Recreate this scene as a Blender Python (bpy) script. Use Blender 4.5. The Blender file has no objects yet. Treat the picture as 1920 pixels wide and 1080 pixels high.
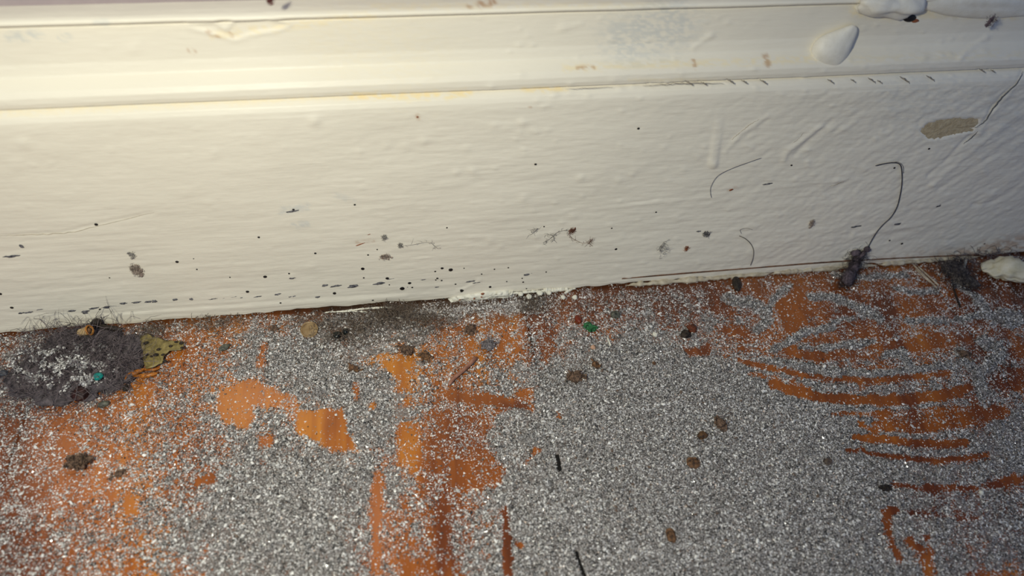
import bpy, bmesh, math, random
import numpy as np
from mathutils import Vector, Matrix
random.seed(7); rng = np.random.default_rng(11)
SC = bpy.context.scene; COL = SC.collection
PI = math.pi

# ------------------------------------------------------------ camera, world, lights
F = 1400.0                                    # focal length in pixels of a 1920 wide frame
RT = np.array([0.9875682, -0.15057242, 0.04513315])
UP = np.array([0.07757381, 0.71656755, 0.69319063])
FW = np.array([0.13671634, 0.68107187, -0.7193398])
CP = np.array([0.0, -0.12900798, 0.13853247])
cam = bpy.data.objects.new('camera', bpy.data.cameras.new('camera')); COL.objects.link(cam)
cam.matrix_world = Matrix(((RT[0], UP[0], -FW[0], CP[0]), (RT[1], UP[1], -FW[1], CP[1]),
                           (RT[2], UP[2], -FW[2], CP[2]), (0, 0, 0, 1)))
cam.data.sensor_width = 36.0; cam.data.lens = 36.0*F/1920; cam.data.clip_start = 0.005; cam.data.clip_end = 20
cam.data.dof.use_dof = True; cam.data.dof.focus_distance = 0.176; cam.data.dof.aperture_fstop = 13.5
SC.camera = cam

world = bpy.data.worlds.new('room_light'); SC.world = world; world.use_nodes = True
world.node_tree.nodes['Background'].inputs[0].default_value = (0.38, 0.55, 1.0, 1)
world.node_tree.nodes['Background'].inputs[1].default_value = 0.29

def area(name, loc, aim, size, power, col):
    l = bpy.data.lights.new(name, 'AREA'); l.size = size; l.energy = power; l.color = col
    o = bpy.data.objects.new(name, l); COL.objects.link(o); o.location = loc
    o.rotation_euler = (Vector(aim)-Vector(loc)).to_track_quat('-Z', 'Y').to_euler(); return o
tl = bpy.data.lights.new('torch_light', 'SPOT'); tl.energy = 1.22; tl.color = (1.0, 0.975, 0.78); tl.shadow_soft_size = 0.006
tl.spot_size = math.radians(124); tl.spot_blend = 1.0
to = bpy.data.objects.new('torch_light', tl); COL.objects.link(to); to.location = (-0.050, -0.135, 0.162)
to.rotation_euler = (Vector((-0.026, 0.0, 0.002))-Vector(to.location)).to_track_quat('-Z', 'Y').to_euler()
SC.view_settings.view_transform = 'Standard'; SC.view_settings.look = 'None'
SC.view_settings.exposure = 0.0; SC.view_settings.gamma = 1.0; SC.view_settings.use_curve_mapping = False

# ------------------------------------------------------------ measuring helpers
def ray(px, py):
    return (RT*((px-960)/F) - UP*((py-540)/F) + FW)
def W(px, py, y=0.0):                         # point on an upright plane parallel to the skirting
    d = ray(px, py); return CP + d*((y-CP[1])/d[1])
def G(px, py, z=0.0):                         # point on a level plane above the boards
    d = ray(px, py); return CP + d*((z-CP[2])/d[2])
def PX(P):
    v = P-CP; z = v@FW
    return 960+F*(v@RT)/z, 540-F*(v@UP)/z
MM = 0.001

def ss(a, b, x):
    t = np.clip((x-a)/(b-a), 0, 1); return t*t*(3-2*t)
def hash2(ix, iy, s):
    h = (ix.astype(np.int64)*374761393 + iy.astype(np.int64)*668265263 + s*1442695041) & 0xffffffff
    h = ((h ^ (h >> 13))*1274126177) & 0xffffffff
    return ((h ^ (h >> 16)) & 0xffff)/65535.0
def vnoise(x, y, s=0):
    x = np.asarray(x, float); y = np.asarray(y, float)
    ix = np.floor(x).astype(np.int64); iy = np.floor(y).astype(np.int64); fx = x-ix; fy = y-iy
    fx = fx*fx*(3-2*fx); fy = fy*fy*(3-2*fy)
    a = hash2(ix, iy, s); b = hash2(ix+1, iy, s); c = hash2(ix, iy+1, s); d = hash2(ix+1, iy+1, s)
    return (a*(1-fx)+b*fx)*(1-fy) + (c*(1-fx)+d*fx)*fy
def fbm(x, y, s=0, n=4):
    t = 0; a = 1.0; w = 0
    for k in range(n):
        t = t+a*vnoise(x*2**k, y*2**k, s+k*17); w += a; a *= .55
    return t/w
def inpoly(px, py, poly):
    c = np.zeros(np.shape(px), bool); n = len(poly)
    for i in range(n):
        x1, y1 = poly[i]; x2, y2 = poly[(i+1) % n]
        if y1 == y2: continue
        k = ((y1 > py) != (y2 > py)) & (px < (x2-x1)*(py-y1)/(y2-y1)+x1); c ^= k
    return c
def segd(px, py, pts):
    d = np.full(np.shape(px), 1e9)
    for (x1, y1), (x2, y2) in zip(pts[:-1], pts[1:]):
        dx, dy = x2-x1, y2-y1; L = dx*dx+dy*dy+1e-9
        t = np.clip(((px-x1)*dx+(py-y1)*dy)/L, 0, 1)
        d = np.minimum(d, np.hypot(px-x1-t*dx, py-y1-t*dy))
    return d
def polyd(px, py, poly):                      # signed distance, negative inside
    d = segd(px, py, list(poly)+[poly[0]]); return np.where(inpoly(px, py, poly), -d, d)

# ------------------------------------------------------------ material helpers
def nm(name):
    m = bpy.data.materials.new(name); m.use_nodes = True; nt = m.node_tree
    return m, nt, nt.nodes['Principled BSDF']
def N(nt, t, **kw):
    n = nt.nodes.new(t)
    for k, v in kw.items():
        if k in n.inputs.keys(): n.inputs[k].default_value = v
        else: setattr(n, k, v)
    return n
def ramp(nt, stops):
    r = nt.nodes.new('ShaderNodeValToRGB'); e = r.color_ramp.elements
    while len(e) < len(stops): e.new(.5)
    for i, (p, c) in enumerate(stops): e[i].position = p; e[i].color = (*c, 1)
    return r
def L(nt, a, b): nt.links.new(a, b)
def lin(r, g, b):
    f = lambda c: (c/255/12.92 if c/255 <= .04045 else ((c/255+.055)/1.055)**2.4)
    return (f(r), f(g), f(b))
MATS = {}
def speckled(name, c1, c2, rough=.7, scale=900., bump=.3, spec=.4, detail=4., transp=0.):
    if name in MATS: return MATS[name]
    m, nt, b = nm(name)
    tc = N(nt, 'ShaderNodeTexCoord'); no = N(nt, 'ShaderNodeTexNoise', Scale=scale, Detail=detail, Roughness=.65)
    L(nt, tc.outputs['Object'], no.inputs['Vector'])
    r = ramp(nt, [(.35, lin(*c1)), (.65, lin(*c2))]); L(nt, no.outputs['Fac'], r.inputs[0]); L(nt, r.outputs[0], b.inputs['Base Color'])
    b.inputs['Roughness'].default_value = rough; b.inputs['Specular IOR Level'].default_value = spec
    bu = N(nt, 'ShaderNodeBump', Strength=bump, Distance=.0003); L(nt, no.outputs['Fac'], bu.inputs['Height']); L(nt, bu.outputs[0], b.inputs['Normal'])
    if transp: b.inputs['Transmission Weight'].default_value = transp
    MATS[name] = m; return m

# ------------------------------------------------------------ mesh helpers
def tag(o, label=None, cat=None, group=None, kind=None):
    if label: o['label'] = label
    if cat: o['category'] = cat
    if group: o['group'] = group
    if kind: o['kind'] = kind
    return o
def mesh_obj(name, verts, faces, mat, parent=None, smooth=True, colors=None, attr='tint', loc=None):
    """verts (n,3) array, faces (m,k) array (all k alike) or list of arrays"""
    verts = np.asarray(verts, float)
    if loc is None and parent is None: loc = np.array([*((verts.min(0)+verts.max(0))/2)[:2], verts[:, 2].min()])
    if loc is None: loc = np.zeros(3)
    if parent is not None: off = np.array(parent.location)+loc
    else: off = loc
    me = bpy.data.meshes.new(name); fl = faces if isinstance(faces, list) else [np.asarray(faces)]
    me.vertices.add(len(verts)); me.vertices.foreach_set('co', (verts-off).ravel())
    lv = np.concatenate([f.ravel() for f in fl]); ks = np.concatenate([np.full(len(f), f.shape[1]) for f in fl])
    me.loops.add(len(lv)); me.loops.foreach_set('vertex_index', lv.astype(np.int32))
    me.polygons.add(len(ks)); me.polygons.foreach_set('loop_start', (np.cumsum(ks)-ks).astype(np.int32))
    me.polygons.foreach_set('loop_total', ks.astype(np.int32))
    me.update(calc_edges=True); me.validate()
    me.polygons.foreach_set('use_smooth', np.full(len(me.polygons), smooth))
    if colors is not None:
        a = me.color_attributes.new(attr, 'FLOAT_COLOR', 'POINT')
        c = np.ones((len(verts), 4)); c[:, :colors.shape[1]] = colors; a.data.foreach_set('color', c.ravel())
    me.materials.append(mat)
    o = bpy.data.objects.new(name, me); COL.objects.link(o); o.location = loc
    if parent is not None: o.parent = parent
    return o
def empty(name, loc, label, cat, group=None):
    o = bpy.data.objects.new(name, None); COL.objects.link(o); o.location = loc; o.empty_display_size = .002
    return tag(o, label, cat, group)
def grid_faces(nu, nv):
    i = np.arange(nu-1)[:, None]*nv + np.arange(nv-1)[None, :]; i = i.ravel()
    return np.stack([i, i+nv, i+nv+1, i+1], 1)
def ico(sub):
    bm = bmesh.new(); bmesh.ops.create_icosphere(bm, subdivisions=sub, radius=1)
    v = np.array([x.co[:] for x in bm.verts]); f = np.array([[q.index for q in p.verts] for p in bm.faces]); bm.free(); return v, f
ICO = {k: ico(k) for k in (1, 2, 3, 4)}
def n3(v, s, seed):                           # cheap 3d noise out of three planes
    return (vnoise(v[:, 0]*s+31, v[:, 1]*s+57, seed)+vnoise(v[:, 1]*s+11, v[:, 2]*s+91, seed+5)+vnoise(v[:, 2]*s+71, v[:, 0]*s+13, seed+9))/3-.5
def lump(center, size, rot=0, amp=.5, sub=3, seed=0, tilt=0, freq=1.6, taper=0):
    """irregular crumb: size = half axes in metres"""
    v, f = ICO[sub]; v = v.copy(); r = 1+amp*(n3(v, freq, seed)*2+.6*n3(v, freq*2.7, seed+3))
    v = v*r[:, None]
    if taper: v[:, 1:] *= (1-taper*ss(-1, 1, v[:, 0]))[:, None]
    v = v*np.array(size)
    c, s = math.cos(tilt), math.sin(tilt); v = v@np.array([[c, 0, s], [0, 1, 0], [-s, 0, c]])
    c, s = math.cos(rot), math.sin(rot); v = v@np.array([[c, s, 0], [-s, c, 0], [0, 0, 1]])
    return v+np.array(center), f
def tube(pts, r, sides=5, taper=True):
    pts = np.asarray(pts, float); n = len(pts); rr = np.full(n, r) if np.isscalar(r) else np.asarray(r)
    t = np.gradient(pts, axis=0); t /= np.linalg.norm(t, axis=1)[:, None]+1e-12
    ref = np.array([0.3, 0.2, 1.]); a = np.cross(t, ref); a /= np.linalg.norm(a, axis=1)[:, None]+1e-12; b = np.cross(t, a)
    th = np.arange(sides)/sides*2*PI
    if taper and np.isscalar(r): rr = rr*np.where((np.arange(n) == 0) | (np.arange(n) == n-1), .35, 1)
    v = pts[:, None]+rr[:, None, None]*(a[:, None]*np.cos(th)[None, :, None]+b[:, None]*np.sin(th)[None, :, None])
    i = np.arange(n-1)[:, None]*sides; j = np.arange(sides)[None, :]; j2 = (j+1) % sides
    q = np.stack([i+j, i+j2, i+sides+j2, i+sides+j], -1).reshape(-1, 4)
    return v.reshape(-1, 3), q
def tube_closed(pts, r, sides=6):
    v, q = tube(pts, r, sides, False); n = len(v)
    v = np.vstack([v, [pts[0]], [pts[-1]]]); j = np.arange(sides); j2 = (j+1) % sides; o = n-sides
    return v, [q, np.concatenate([np.stack([np.full(sides, n), j2, j], 1), np.stack([np.full(sides, n+1), o+j, o+j2], 1)])]
def smooth_path(pts, n=40):                   # Catmull-Rom
    p = np.asarray(pts, float); p = np.vstack([2*p[0]-p[1], p, 2*p[-1]-p[-2]]); out = []
    k = max(2, n//(len(p)-3))
    for i in range(1, len(p)-2):
        for t in np.arange(k)/k:
            out.append(.5*((2*p[i])+(-p[i-1]+p[i+1])*t+(2*p[i-1]-5*p[i]+4*p[i+1]-p[i+2])*t*t+(-p[i-1]+3*p[i]-3*p[i+1]+p[i+2])*t**3))
    out.append(p[-2]); return np.array(out)
def join(parts):
    V = []; FS = {}; o = 0
    for v, f in parts:
        for g in (f if isinstance(f, list) else [f]): FS.setdefault(g.shape[1], []).append(g+o)
        V.append(v); o += len(v)
    return np.vstack(V), [np.vstack(x) for x in FS.values()]
def fibres(center, size, n, length, r, seed, curl=1.0, floorz=None, ymax=None, seg=6, flat=.4):
    g = np.random.default_rng(seed); parts = []
    for k in range(n):
        d = g.normal(size=3); d /= np.linalg.norm(d); d *= g.random()**.45
        p = np.array(center)+d*np.array(size); t = g.normal(size=3)*np.array([1, 1, flat]); t /= np.linalg.norm(t); pts = [p]
        ln = length*(.4+g.random()); ax = g.normal(size=3)*curl
        for s in range(seg):
            t = t+np.cross(ax, t)*(.5)+g.normal(size=3)*.25; t[2] *= .85; t /= np.linalg.norm(t); pts.append(pts[-1]+t*ln/seg)
        pts = np.array(pts)
        if floorz is not None: pts[:, 2] = np.maximum(pts[:, 2], floorz)
        if ymax is not None: pts[:, 1] = np.minimum(pts[:, 1], ymax)
        parts.append(tube(pts, r*(.6+.8*g.random()), 3))
    return join(parts)

# ------------------------------------------------------------ skirting (setting)
XL, XR = -0.30, 0.40
def zat(py, y, px=960): return W(px, py, y)[2]
z_lip0 = zat(184, 0); z_lip1 = zat(165, .0012)
z_b0 = zat(162, .0018)
y_a = .0010
prof = [(0.0, .0007), (-.0001, .0016), (0, .004), (0, z_lip0-.0022), (.0001, z_lip0-.0010), (.0005, z_lip0), (.0013, z_lip0+.0006), (.0019, z_lip0+.0009), (.0021, z_lip0+.0010)]
zc = z_lip0+.0011
prof += [(.0012, zc+.0003), (.0010, zc+.0012), (.0011, zc+.0024), (.0017, zc+.0034), (.0030, zc+.0042), (.0042, zc+.0049), (.0045, zc+.0065)]
zt = zat(24, .0047)
prof += [(.0047, (zc+zt)/2), (.0048, zt-.0004), (.0053, zt-.0001), (.0054, zt), (.0041, zt+.0002), (.0039, zt+.0006), (.0041, zt+.0010),
         (.0048, zt+.0013), (.0066, zt+.00145), (.0095, zt+.00145)]
prof = np.array(prof)
sl = np.r_[0, np.cumsum(np.hypot(*np.diff(prof, axis=0).T))]
xs = np.concatenate([np.arange(XL, -.105, .004), np.arange(-.105, .185, .00040), np.arange(.186, XR, .004)])
tt = np.concatenate([np.arange(0, sl[-1]-.006, .00036), np.arange(sl[-1]-.006, sl[-1], .0008), [sl[-1]]])
# keep the profile's own corners in the sampling
tt = np.sort(np.concatenate([tt, sl[1:-1]])); tt = tt[np.r_[True, np.diff(tt) > 4e-5]]
py_, pz_ = np.interp(tt, sl, prof[:, 0]), np.interp(tt, sl, prof[:, 1])
ty, tz = np.gradient(py_, tt), np.gradient(pz_, tt); nl = np.hypot(ty, tz); ny, nz = -tz/nl, ty/nl
X, Y0 = np.meshgrid(xs, py_, indexing='ij'); _, Z0 = np.meshgrid(xs, pz_, indexing='ij'); T = np.broadcast_to(tt, X.shape)
P = np.stack([X, Y0, Z0], -1); qx, qy = PX(P.reshape(-1, 3)); qx = qx.reshape(X.shape); qy = qy.reshape(X.shape)
mm = 1000.
face = (T < sl[4]).astype(float)
rightw = ss(.02, .13, X)
H = (fbm(X*mm/14, T*mm/1.1, 1, 3)-.5)*.16*(1-.5*rightw)*(.35+.65*ss(.05, .015, Z0))
H += (fbm(X*mm/22, T*mm/9, 5, 3)-.5)*.5
u = (X*mm*.80+Z0*mm*.6); v = (-X*mm*.6+Z0*mm*.80)
H += (np.abs(fbm(u/9, v/2.2, 23, 4)-.5)*-2+.3)*.20*rightw*face
H += (fbm(u/1.3, v/.8, 29, 3)-.5)*.20*ss(.06, .12, X)*face
H += (fbm(X*mm/4.5, T*mm/.65, 129, 3)-.5)*.15*ss(-.06, .02, X)*(1-.6*ss(.08, .13, X))*face
H += (fbm(u/3., v/1.6, 33, 4)-.5)*.20*rightw
H += (fbm(X*mm/1.3, T*mm/.9, 41, 3)-.5)*.06
H += (fbm(X*mm/6, T*mm/2.5, 47, 3)-.5)*.14*(1-face)
fw = .35+.65*face*np.clip((sl[4]-T)/.003, 0, 1)
fade = np.where((T > sl[3]), .45, 1.); H = H*fade
def bump(cx, cy, r, h, ex=1.0):
    global H
    H += .6*h*np.exp(-(((qx-cx)/(r*ex))**2+((qy-cy)/r)**2))
for cx, cy, r, h in [(590, 226, 9, .55), (45, 268, 10, .35), (30, 310, 12, .2), (207, 282, 7, .2), (402, 286, 6, .2), (980, 230, 7, .35), (760, 275, 8, .2), (725, 275, 6, .2),
                     (795, 264, 7, .25), (875, 278, 7, .2), (674, 284, 6, .2), (982, 371, 7, .35), (1000, 393, 6, .2), (975, 250, 6, .2), (1150, 150, 7, .2), (1057, 50, 8, .2),
                     (250, 92, 9, .25), (855, 323, 6, .3), (888, 322, 6, .3), (1112, 362, 6, .2), (1272, 410, 7, .25), (1190, 318, 6, .2), (1160, 338, 6, .3), (546, 518, 6, .3), (585, 500, 7, .2), (880, 462, 6, .15)]:
    bump(cx, cy, r, h, 1.3)
g = np.random.default_rng(5)
for k in range(420):
    cx, cy = g.uniform(-20, 1940), g.uniform(30, 560); rr = g.uniform(2.5, 5)
    m_ = (np.abs(qx-cx) < 25) & (np.abs(qy-cy) < 15); H[m_] += (g.uniform(.02, .08)+.09*(cx > 900))*np.exp(-(((qx[m_]-cx)/(rr*1.6))**2+((qy[m_]-cy)/rr)**2))
# a sagging run of paint and its rounded end
d = segd(qx, qy, [(1352, 212), (1346, 250), (1337, 308)]); H += .30*np.exp(-(d/8)**4)*ss(200, 300, qy); bump(1337, 306, 8, .22, 1.2)
# ridges and wrinkles of the old paint
for pts, w, h in [([(1440, 216), (1390, 250), (1360, 285)], 4, .35), ([(1540, 235), (1505, 262), (1475, 285), (1470, 300)], 5, .5), ([(1560, 225), (1520, 260), (1490, 290)], 4, -.3),
                  ([(1400, 255), (1440, 225)], 3, -.2), ([(1918, 132), (1905, 158), (1880, 178), (1858, 205), (1842, 232), (1810, 262), (1775, 300), (1740, 330)], 3.5, -.5),
                  ([(1912, 150), (1880, 190), (1850, 222), (1835, 250)], 5, .35), ([(1880, 238), (1830, 275), (1790, 310), (1750, 345)], 6, .4), ([(1905, 260), (1860, 290), (1800, 330), (1760, 352)], 5, -.3),
                  ([(1920, 320), (1880, 348), (1840, 380)], 5, .4), ([(1590, 330), (1540, 350)], 4, .2), ([(1910, 350), (1860, 378), (1825, 384)], 4, -.4), ([(1850, 70), (1820, 90), (1800, 110)], 5, .4),
                  ([(1300, 90), (1335, 65)], 5, .35), ([(1050, 55), (1090, 45)], 5, .3), ([(0, 442), (110, 437), (190, 418), (290, 398)], 3, -.22), ([(1340, 370), (1180, 385), (1060, 395)], 3, .18),
                  ([(1080, 395), (1250, 372), (1400, 352)], 3, -.12), ([(1600, 335), (1480, 350), (1400, 362)], 3, .15), ([(1740, 420), (1660, 432), (1600, 445)], 4, .25), ([(1700, 432), (1640, 448), (1590, 470)], 4, -.2),
                  ([(860, 545), (900, 525)], 4, .4), ([(868, 538), (892, 527)], 2.5, -.4), ([(0, 585), (200, 588), (480, 566), (760, 548)], 3, -.18), ([(100, 598), (480, 574), (760, 556)], 4, .22)]:
    sel = (qx > min(p[0] for p in pts)-20) & (qx < max(p[0] for p in pts)+20)
    H[sel] += .5*h*np.exp(-(segd(qx[sel], qy[sel], pts)/w)**2)*(.5+fbm(qx[sel]/18, qy[sel]/12, 81, 2))
# short slanting cracks under the lip
for cx, cy in [(1292, 155), (1320, 156), (1370, 153), (1396, 153), (1432, 153), (1558, 152), (1600, 151), (1635, 151), (1695, 150), (1745, 147), (1842, 134), (1862, 133), (1220, 158), (1250, 158)]:
    sel = (np.abs(qx-cx) < 30) & (np.abs(qy-cy) < 14); H[sel] -= .10*np.exp(-(segd(qx[sel], qy[sel], [(cx-9, cy-4), (cx+8, cy+4)])/2.2)**2)
sel = (qx > 1200) & (qx < 1370) & (np.abs(qy-157) < 12); H[sel] -= .12*np.exp(-(segd(qx[sel], qy[sel], [(1210, 160), (1290, 156), (1360, 157)])/1.8)**2)
# where the paint has flaked away
CHIP = [(1724, 246), (1736, 232), (1768, 224), (1800, 221), (1834, 222), (1836, 232), (1822, 246), (1794, 252), (1768, 260), (1742, 262), (1732, 254)]
pd = polyd(qx, qy, CHIP)+(vnoise(qx/4, qy/4, 3)-.5)*4
H = np.where(pd < 8, H*ss(2, 8, pd), H)
H = H-.24*ss(1.5, -2.5, pd)+.08*np.exp(-((pd-3)/3)**2)
FL2 = [(355, 48), (395, 58), (440, 72), (470, 62), (515, 55), (540, 46), (500, 38), (440, 42), (425, 60), (400, 45)]
pd2 = polyd(qx, qy, FL2); H += -.14*ss(3, -3, pd2)+.16*np.exp(-((pd2-4)/4)**2)
# ragged lower edge
low = np.clip(1-T/.0014, 0, 1); dz = low*((fbm(X*mm/5, X*0, 61, 3)-.5)*1.2)*MM
H = H*MM
Xn = X; Yn = Y0+ny[None]*H; Zn = Z0+nz[None]*H+dz
Yn = np.minimum(Yn, .0096)
V = np.stack([Xn, Yn, Zn], -1).reshape(-1, 3)
# worn patches of older yellowed and brown paint (own colour, kept as a mask)
st = np.zeros(X.shape); br = np.zeros(X.shape)
def stain(a, pts, w, amt):
    s_ = (qx > min(p[0] for p in pts)-40-2*w) & (qx < max(p[0] for p in pts)+40+2*w)
    nn = .5+fbm(qx[s_]/14, qy[s_]/5, 71, 3); a[s_] = np.maximum(a[s_], amt*np.clip(1.5-segd(qx[s_], qy[s_], pts)/w*nn, 0, 1)*ss(.32, .62, fbm(qx[s_]/9, qy[s_]/4, 75, 3)))
stain(st, [(660, 180), (760, 181), (850, 178), (880, 173)], 7, .9); stain(st, [(980, 168), (1060, 167)], 5, .8); stain(st, [(0, 214), (300, 200), (660, 180)], 7, .25)
stain(st, [(1060, 128), (1200, 122), (1400, 116), (1550, 110)], 7, .55); stain(st, [(1600, 112), (1800, 105), (1920, 100)], 8, .35); stain(st, [(1180, 150), (1350, 150)], 3, .3)
stain(st, [(400, 66), (520, 52), (700, 30)], 7, .5); stain(st, [(640, 60), (760, 110)], 80, .12); stain(st, [(1600, 25), (1900, 28)], 8, .6); stain(st, [(700, 12), (1250, 8)], 6, .35)
for pts, w, a_ in [([(900, 8), (925, 4)], 6, .8), ([(878, 12), (882, 13)], 4, .5), ([(1084, 128), (1108, 126)], 4, .6), ([(1112, 122), (1114, 128)], 3, .5), ([(1300, 112), (1303, 124)], 4, .6), ([(1434, 104), (1440, 122)], 5, .6),
                   ([(1555, 115), (1562, 117)], 4, .5), ([(356, 94), (362, 95)], 5, .6), ([(390, 60), (410, 70)], 4, .5), ([(430, 62), (436, 68)], 3, .4), ([(782, 218), (784, 220)], 4, .5), ([(994, 200), (996, 201)], 3, .5),
                   ([(1745, 12), (1775, 15), (1830, 22)], 5, .6), ([(1380, 352), (1365, 357)], 3, .3), ([(670, 455), (700, 451)], 4, .35), ([(1620, 500), (1920, 462)], 16, .25), ([(1800, 480), (1920, 455)], 16, .5)]:
    stain(br, pts, w, a_)
gy = np.zeros(X.shape)
for pts, w, a_ in [([(1180, 75), (1260, 40)], 45, .45), ([(1200, 55), (1240, 48)], 6, .6), ([(20, 68), (70, 66)], 10, .5), ([(115, 68), (128, 70)], 7, .5), ([(530, 395), (575, 388)], 7, .4), ([(550, 422), (575, 420)], 5, .45),
                   ([(630, 365), (660, 378)], 6, .25), ([(180, 42), (200, 44)], 6, .4), ([(1700, 180), (1920, 230)], 60, .25), ([(1760, 20), (1790, 30)], 8, .3)]:
    stain(gy, pts, w, a_)
colr = np.stack([st.ravel(), br.ravel(), gy.ravel()], 1)
m, nt, b = nm('old_cream_gloss_paint')
at = N(nt, 'ShaderNodeVertexColor', layer_name='wear'); sp = N(nt, 'ShaderNodeSeparateColor'); L(nt, at.outputs[0], sp.inputs[0])
tc = N(nt, 'ShaderNodeTexCoord'); no = N(nt, 'ShaderNodeTexNoise', Scale=14., Detail=3.); L(nt, tc.outputs['Object'], no.inputs['Vector'])
r0 = ramp(nt, [(.35, lin(230, 223, 207)), (.65, lin(238, 231, 215))]); L(nt, no.outputs['Fac'], r0.inputs[0])
prev = r0.outputs[0]
for i, c in enumerate([(240, 222, 178), (176, 128, 84), (188, 194, 196)]):
    mx = N(nt, 'ShaderNodeMix', data_type='RGBA'); L(nt, sp.outputs[i], mx.inputs[0]); L(nt, prev, mx.inputs[6]); mx.inputs[7].default_value = (*lin(*c), 1); prev = mx.outputs[2]
L(nt, prev, b.inputs['Base Color'])
b.inputs['Roughness'].default_value = .42; b.inputs['Specular IOR Level'].default_value = .24
mp = N(nt, 'ShaderNodeMapping'); mp.inputs['Scale'].default_value = (260, 900, 1500); L(nt, tc.outputs['Object'], mp.inputs[0])
n2 = N(nt, 'ShaderNodeTexNoise', Scale=1., Detail=4., Roughness=.55); L(nt, mp.outputs[0], n2.inputs['Vector'])
bu = N(nt, 'ShaderNodeBump', Strength=.5, Distance=.00016); L(nt, n2.outputs['Fac'], bu.inputs['Height']); L(nt, bu.outputs[0], b.inputs['Normal'])
PAINT = m
nb = len(tt)
skirt = mesh_obj('baseboard_back', V, grid_faces(len(xs), nb)[:, ::-1], PAINT, colors=colr, attr='wear', loc=np.zeros(3))
tag(skirt, 'cream gloss-painted wooden skirting with stepped moulding, above the dusty floor', kind='structure')
# the solid timber behind the painted face, slightly above the boards
def box(name, x0, x1, y0, y1, z0, z1, mat, parent=None):
    v = np.array([[x, y, z] for x in (x0, x1) for y in (y0, y1) for z in (z0, z1)])
    f = np.array([[0, 1, 3, 2], [4, 6, 7, 5], [0, 4, 5, 1], [2, 3, 7, 6], [0, 2, 6, 4], [1, 5, 7, 3]])
    return mesh_obj(name, v, f, mat, parent, smooth=False, loc=(np.zeros(3) if parent is not None else None))
DARKWOOD = speckled('bare_brown_timber', (60, 34, 18), (120, 72, 36), .8, 300., .5)
box('timber_core', XL, XR, .0030, .0090, .0012, .050, DARKWOOD, skirt)
WALL = speckled('mauve_grey_wall_paint', (146, 132, 136), (158, 146, 148), .8, 60., .2)
w_ = box('wall_back', XL, XR, .0094, .0250, -.002, .30, WALL); tag(w_, 'mauve grey wall behind the skirting', kind='structure')

cpt = [(a, b_) for a, b_ in CHIP]; cc = (1780, 242)
ring = []
pts_ = smooth_path([W(*p, .00012) for p in cpt+[cpt[0]]], 60)[:-1]; pts_ += rng.normal(size=pts_.shape)*np.array([.00012, 0, .00012])
n_ = len(pts_); c0 = pts_.mean(0)
vv = [c0]+[]; rings = [c0[None]]
for k, s_ in enumerate((.3, .6, .85, 1.06)):
    q = c0+(pts_-c0)*s_; q[:, 1] = .00012+rng.normal(size=n_)*.00004; rings.append(q)
V_ = np.vstack(rings); f3 = np.array([[0, 1+i, 1+(i+1) % n_] for i in range(n_)])
f4 = np.array([[1+k*n_+i, 1+(k+1)*n_+i, 1+(k+1)*n_+(i+1) % n_, 1+k*n_+(i+1) % n_] for k in range(3) for i in range(n_)])
o = mesh_obj('bare_patch', V_, [f3, f4], speckled('beige_undercoat', (176, 158, 126), (200, 184, 152), .85, 900., .8), skirt)
tag(o, 'beige undercoat showing where the paint has flaked off')

# paint drops sitting on the skirting
PAINT2 = speckled('thick_white_paint', (226, 220, 205), (236, 231, 218), .5, 500., .4, .4)
def on_wall(name, px, py, hw, hh, depth, mat, y=0., rot=0., amp=.12, sub=3, seed=0, taper=0, label=None, freq=1.6):
    c = W(px, py, y); v, f = lump((0, 0, 0), (hw, hh, depth), 0, amp, sub, seed, 0, freq, taper)
    # local x -> wall x, local y -> wall z, local z -> out of the wall
    cr, sr = math.cos(rot), math.sin(rot)
    w = np.stack([v[:, 0]*cr-v[:, 1]*sr, -v[:, 2], v[:, 0]*sr+v[:, 1]*cr], 1)+c
    o = mesh_obj(name, w, f, mat, skirt)
    if label: o['label'] = label
    return o
on_wall('paint_drip', 1567, 86, .0053, .0056, .0032, PAINT2, .0034, .98, .08, 4, 12, .60, 'hardened teardrop of cream paint with a pointed tip')
on_wall('paint_lump', 1672, 8, .0062, .0026, .0022, PAINT2, .0035, -.15, .6, 4, 21, 0, 'crumpled lump of thick white paint')
on_wall('paint_lump', 1617, 13, .0014, .0014, .0012, PAINT2, .0045, 0, .2, 3, 3)
on_wall('paint_lump', 1640, 4, .0030, .0014, .0016, PAINT2, .0035, -.3, .5, 3, 8)
on_wall('paint_lump', 1840, 8, .016, .0030, .0020, PAINT2, .0050, -.07, .25, 4, 31, .2, 'long crusted ledge of old paint')
BLK = speckled('black_fly_spot', (12, 9, 10), (30, 24, 24), .5, 900., .4)
INK = speckled('blue_black_scuff', (54, 54, 64), (128, 126, 128), .6, 1500., .3)
BRN = speckled('rust_brown_spot', (120, 66, 40), (160, 96, 62), .6, 900., .4)
PUR = speckled('mauve_lint', (92, 78, 84), (128, 112, 116), .95, 900., .8)
on_wall('nail_hole', 1705, 34, .0016, .0009, .0003, BLK, .0047, -.1, .2, 2, 3, 0, 'black nail hole beside the crumpled paint')
on_wall('rust_rim', 1716, 39, .0010, .0005, .0002, BRN, .0048, -.1, .3, 2, 5)
def wy(py, px):                               # depth of the painted face seen at a pixel
    for y in (0., .0046):
        z = W(px, py, y)[2]
        if y == 0. and z < z_lip0: return 0.
    return .0046
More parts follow.
